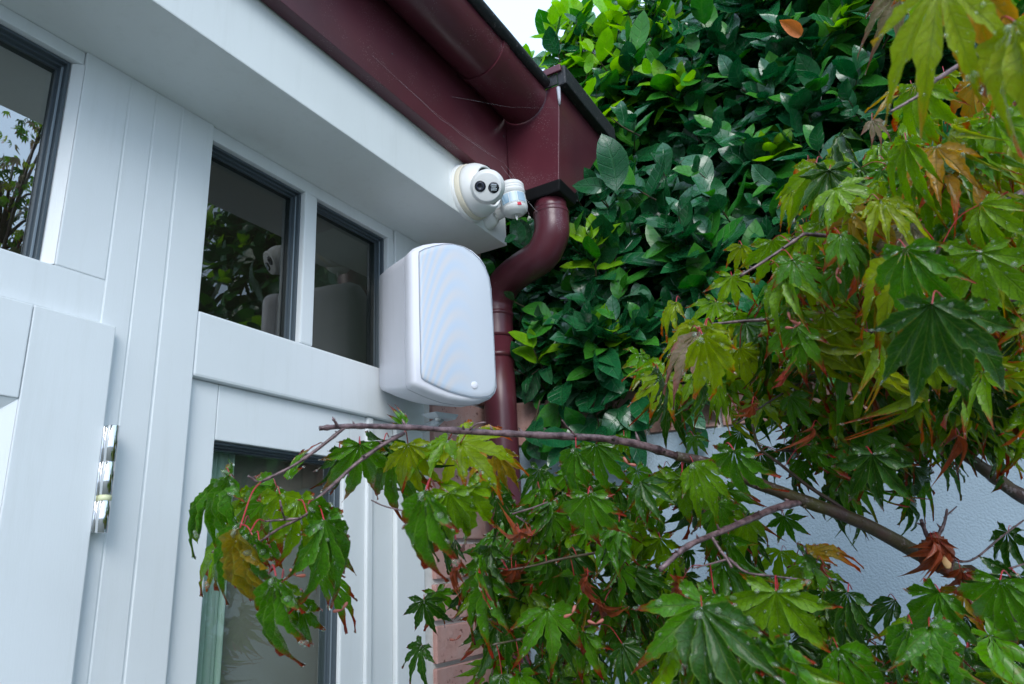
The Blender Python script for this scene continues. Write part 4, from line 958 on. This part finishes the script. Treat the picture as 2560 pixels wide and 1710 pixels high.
br([(1010, 1083, .68), (960, 1110, .665), (890, 1160, .65), (830, 1215, .64), (790, 1250, .635)], (.0028, .002), 'twig', 'twig', 7)
br([(800, 1255, .635), (760, 1290, .63), (700, 1320, .625), (640, 1362, .62), (610, 1393, .615)], (.002, .0013), 'twig', 'twig', 6)
br([(750, 1296, .628), (700, 1300, .625), (662, 1303, .62)], (.0015, .0011), 'twig', 'twig', 6)
br([(700, 1250, .62), (706, 1280, .62), (712, 1298, .625)], (.0012, .0012), 'twig', 'twig', 6)
br([(620, 1190, .605), (645, 1206, .61)], (.0013, .0013), 'twig', 'twig', 6)
br([(2000, 1255, .80), (1940, 1270, .77), (1870, 1300, .73), (1800, 1330, .70), (1720, 1365, .67), (1650, 1425, .65)], (.0055, .003), mat='twig')
br([(1778, 1340, .69), (1800, 1375, .68), (1818, 1398, .675), (1830, 1420, .67)], (.0022, .0018), 'twig', 'twig', 7)
br([(1820, 1395, .675), (1865, 1430, .66), (1930, 1440, .65), (2010, 1450, .64)], (.0018, .0011), 'twig', 'twig', 7)
br([(1818, 1398, .675), (1775, 1410, .67), (1735, 1420, .66)], (.0015, .0010), 'twig', 'twig', 7)
br([(2290, 1075, .92), (2370, 1110, .91), (2450, 1165, .90), (2530, 1225, .90), (2620, 1290, .92), (2700, 1450, .98)], (.008, .014))
br([(2150, 1305, .82), (2090, 1260, .82), (2020, 1215, .82), (1950, 1160, .82), (1900, 1120, .82), (1880, 1060, .82)], (.0035, .0018), 'twig', 'bark', 7)
br([(2290, 1078, .92), (2150, 1130, .92), (2000, 1128, .9), (1940, 1125, .9)], (.005, .0022), 'twig', 'bark', 7)
br([(2010, 585, .72), (1960, 620, .72), (1900, 660, .72), (1850, 690, .72)], (.0026, .0018), 'twig', 'twig', 7)
br([(2240, 560, .72), (2130, 590, .72), (2010, 585, .72)], (.0035, .0026), 'twig', 'twig', 7)
br([(2560, 480, .66), (2430, 560, .68), (2330, 620, .70), (2240, 560, .72)], (.005, .0035), 'twig', 'twig', 7)
br([(2080, 890, .85), (2010, 950, .85), (1930, 1000, .85), (1840, 1060, .85)], (.0017, .0012), 'twig', 'twig', 6)
br([(2310, 700, .62), (2335, 650, .62), (2350, 620, .62)], (.0018, .0018), 'twig', 'twig', 6)
br([(2225, 280, .55), (2270, 255, .55), (2310, 230, .55), (2340, 200, .56), (2560, 60, .6)], (.0012, .0028), 'twig', 'twig', 6)
br([(2560, 740, .7), (2380, 790, .72), (2200, 830, .74), (2020, 800, .76), (1900, 800, .78), (1780, 810, .78)], (.004, .002), 'twig', 'twig', 7)
br([(2240, 420, .8), (2235, 520, .8), (2245, 640, .82)], (.002, .003), 'twig', 'twig', 6)
br([(1170, 1078, .70), (1190, 1060, .70), (1215, 1056, .70)], (.0016, .001), 'twig', 'twig', 6)
br([(1440, 1090, .74), (1420, 1070, .735), (1405, 1050, .73)], (.0016, .001), 'twig', 'twig', 6)
br([(1280, 1285, .74), (1330, 1270, .74), (1370, 1255, .74)], (.0014, .001), 'twig', 'twig', 6)
br([(1290, 1290, .74), (1320, 1310, .74)], (.0014, .001), 'twig', 'twig', 6)
br([(928, 1250, .7), (960, 1265, .7), (1010, 1278, .7), (1060, 1295, .7)], (.0009, .0012), 'twig', 'twig', 6)
br([(1270, 1425, .76), (1330, 1415, .76), (1390, 1400, .76), (1500, 1380, .78)], (.0014, .002), 'twig', 'bark', 6)
br([(1230, 1612, .76), (1290, 1600, .76), (1340, 1590, .76), (1500, 1560, .8)], (.0014, .002), 'twig', 'bark', 6)
br([(1700, 1710, .6), (1740, 1670, .6), (1780, 1640, .6), (1850, 1600, .62)], (.0025, .002), 'twig', 'twig', 6)
br([(2345, 1395, .84), (2342, 1350, .83), (2360, 1310, .83), (2368, 1272, .83)], (.0045, .0016), 'twig', 'twig', 7)
br([(2345, 1390, .84), (2318, 1340, .835), (2303, 1300, .83)], (.0045, .0028), 'twig', 'twig', 7)
br([(2365, 1290, .83), (2392, 1266, .83)], (.0014, .001), 'twig', 'twig', 6)
br([(2375, 1400, .84), (2430, 1400, .83), (2500, 1345, .83), (2560, 1300, .83)], (.002, .0013), 'twig', 'twig', 6)
br([(2400, 1440, .85), (2460, 1440, .84), (2560, 1410, .84)], (.0022, .0015), 'twig', 'twig', 6)
# pruned burr with papery bark
burr = bmesh.new(); bmesh.ops.create_icosphere(burr, subdivisions=4, radius=1)
for v in burr.verts:
    p = v.co.copy(); k_ = 1 + .35 * noise.noise(p * 1.9) + .16 * abs(noise.noise(p * 4.3)) * 2 + .05 * noise.noise(p * 11); v.co = Vector((p.x * .015, p.y * .015, p.z * .020)) * k_
burr.transform(Matrix.Translation(U(2340, 1385, .80)))
q = N('brown_papery_bark'); q.set(q.mix(q.noise(40, 6, .7), (.03, .006, .004), (.24, .060, .022)), .4); q.bump(q.noise(50, 7, .7), .9, .006)
obj('burr', burr, q.m, maple, True)
obj('cut_end', lathe(bmesh.new(), [(0, .001), (.0045, .001), (.0055, 0), (0, -.002)], frame_z(CAM - U(2365, 1405, .77), U(2366, 1404, .772)) @ Matrix.Diagonal((1.5, .8, 1, 1)), 20), N('pale_cut_wood').set((.52, .32, .14), .6).m, maple)
# red leaf stalks: from every leaf base back to the nearest piece of twig, as an arc
SK = np.array([tuple(p) for p in skel])
def stalk_pts(b, ydir, free=.035):
    bn = np.array(tuple(b)); d = np.linalg.norm(SK - bn, axis=1); i = int(d.argmin())
    if d[i] < .055: e = Vector(SK[i])
    else: e = b + (b - CAM).normalized() * free + Vector((rm.uniform(-.01, .01), rm.uniform(-.01, .01), .002))
    md = b.lerp(e, .5) + Vector((0, 0, .003 + .10 * (e - b).length)); return catmull([b, md, e], 5)
msel = pick(ml, 300, 20)
mmesh = {}
for i, (L, M4, t_, b, yd) in enumerate(ml):
    inv = project(b)
    if i < nhand or i in msel or rm.random() < .35:
        sp_ = stalk_pts(b, yd); rad = [.00045] * len(sp_)
        if i < 110: o = obj('leaf_stalk', tube(bmesh.new(), sp_, .0006, 6), M['petiole'], maple)
        else: tube(petioles, sp_, rad, 4, False)
    if i in msel:
        if (id(L), t_) not in mmesh: mmesh[(id(L), t_)] = leaf_mesh(L, 'leaf', [LMM[t_], M['drop']])
        o = bpy.data.objects.new('leaf', mmesh[(id(L), t_)]); sc.collection.objects.link(o); o.matrix_world = M4
        o.parent = maple; o.matrix_parent_inverse = maple.matrix_world.inverted()
o = joined('foliage', [(L, M4, t_) for i, (L, M4, t_, b, yd) in enumerate(ml) if i not in msel], LMM, maple, rm); tag(o, kind='stuff')
o = obj('stalks', petioles, M['petiole'], maple); tag(o, kind='stuff')
# paired winged seeds
for px, py, d, a in ((740, 1440, .62, 0), (1430, 1535, .66, 1), (1490, 1560, .66, .3), (1975, 800, .7, .5), (1985, 820, .7, 1.8), (2090, 690, .66, .2), (1570, 1160, .72, .1), (1490, 1575, .93, 0), (1140, 1600, .9, .6), (855, 1525, .66, .9)):
    sb = bmesh.new()
    for s in (-1, 1):
        tmp = bmesh.new(); bmesh.ops.create_uvsphere(tmp, u_segments=10, v_segments=6, radius=1)
        for v in tmp.verts: v.co = Vector((v.co.x * .0046 + .0040, v.co.y * .0015 * (1 + .5 * v.co.x), v.co.z * (.0013 - .0009 * v.co.x)))
        tmp.transform(frame_z(CAM - U(px, py, d), U(px, py, d)) @ Matrix.Rotation(a + (0 if s > 0 else 2.3), 4, 'Z')); me = bpy.data.meshes.new('t'); tmp.to_mesh(me); tmp.free(); sb.from_mesh(me); bpy.data.meshes.remove(me)
    obj('winged_seed', sb, M['seed'], maple, True)

# ------------------------------------------------------------------ dead leaf caught in the hedge
L = hedge_leaf(77, .25, .9, 1.0)
q = leaf_mat('dead_orange_leaf', (.50, .14, .05), (.62, .20, .07), None, 0, .5, .2, vein=(.7, .3, .12), nv=7)
o = bpy.data.objects.new('dead_leaf', leaf_mesh(L, 'dead_leaf', [q])); sc.collection.objects.link(o)
b = U(2003, 88, 1.30); o.matrix_world = leaf_matrix(b, U(1950, 52, 1.28), CAM - b, .05)
tag(o, 'curled orange dead leaf caught in the dark hedge near the top of the picture', 'leaf')

# ------------------------------------------------------------------ cobweb strands from beam to hopper and sensor
cw = bmesh.new(); rc = random.Random(4)
def strand(a, b, sag=.01, r=.00022):
    pts = [a.lerp(b, k / 10) + Vector((0, 0, -sag * math.sin(math.pi * k / 10))) + Vector((rc.uniform(-1, 1), rc.uniform(-1, 1), rc.uniform(-1, 1))) * .0012 for k in range(11)]
    tube(cw, pts, r * .42, 3, False)
strand(Uy(945, 200, -.152), Uy(1068, 355, -.152), .004, .0007); strand(Uy(1068, 355, -.152), Uy(1110, 385, -.152), .002, .0005)
strand(Uy(930, 140, -.178), Uy(1262, 410, -.20), .01, .0002); strand(Uy(1262, 410, -.20), Uy(1310, 470, -.24), .003, .0004)
strand(Uy(1255, 415, -.2), Uy(1345, 530, -.27), .006, .0005); strand(Uy(1000, 200, -.18), Uy(1240, 395, -.22), .012, .0003)
strand(Uy(1130, 240, -.24), Uy(1400, 270, -.31), .01, .0002); strand(Uy(1280, 440, -.21), Uy(1330, 550, -.27), .004, .0004)
q = N('grey_spider_silk'); q.set((.5, .5, .52), .5); o = obj('cobweb', cw, q.m); tag(o, 'thin grey cobweb strands stretched below the maroon fascia and hopper', 'cobweb', kind='stuff')

# ------------------------------------------------------------------ tree across the garden (seen in the glass)
gt = thing('garden_tree', 'loose small leaved tree across the garden mirrored in the left window', 'tree', (1.75, -3.3, 0))
rt = random.Random(9); tb = bmesh.new()
def tp(x, y, z): return Vector((x, y, z))
tube(tb, catmull([tp(1.75, -3.3, 0), tp(1.75, -3.3, 1.2), tp(1.7, -3.2, 2.2), tp(1.6, -3.2, 3.9)], 4), [.09, .085, .08, .075, .07, .065, .06, .055, .05, .045, .04, .03, .02], 8)
obj('trunk', tb, M['bark'], gt)
bb = bmesh.new(); its = []
SL = [maple_leaf(60 + i, H5, L5, 1, .6, .4, 0, .14, 5) for i in range(3)]
for i in range(110):
    a = rt.uniform(0, 6.28); r_ = rt.uniform(.2, 1.5); z0 = rt.uniform(1.6, 3.6); s = tp(1.7, -3.2, z0); hh = z0 + rt.uniform(.1, 1.0); e = tp(1.7 + math.cos(a) * r_ * .6, -3.2 + math.sin(a) * r_ * .6, hh)
    pts = catmull([s, s.lerp(e, .5) + Vector((0, 0, .12)), e, e + Vector((math.cos(a) * .15, math.sin(a) * .15, -.15))], 4)
    tube(bb, pts, [.012 * (1 - .07 * k) for k in range(len(pts))], 4, False)
    for k in range(34):
        p = pts[rt.randrange(3, len(pts))] + Vector((rt.gauss(0, .07), rt.gauss(0, .07), rt.gauss(0, .07)))
        its.append((SL[rt.randrange(3)], leaf_matrix(p, p + Vector((rt.uniform(-1, 1), rt.uniform(-1, 1), -1)), Vector((rt.uniform(-1, 1), rt.uniform(-1, 1), 1)), rt.uniform(.04, .065)), rt.choice((0, 1, 2, 3, 5))))
o = obj('branches', bb, M['bark'], gt); tag(o, kind='stuff')
o = joined('foliage', its, LMM, gt, rt); tag(o, kind='stuff')
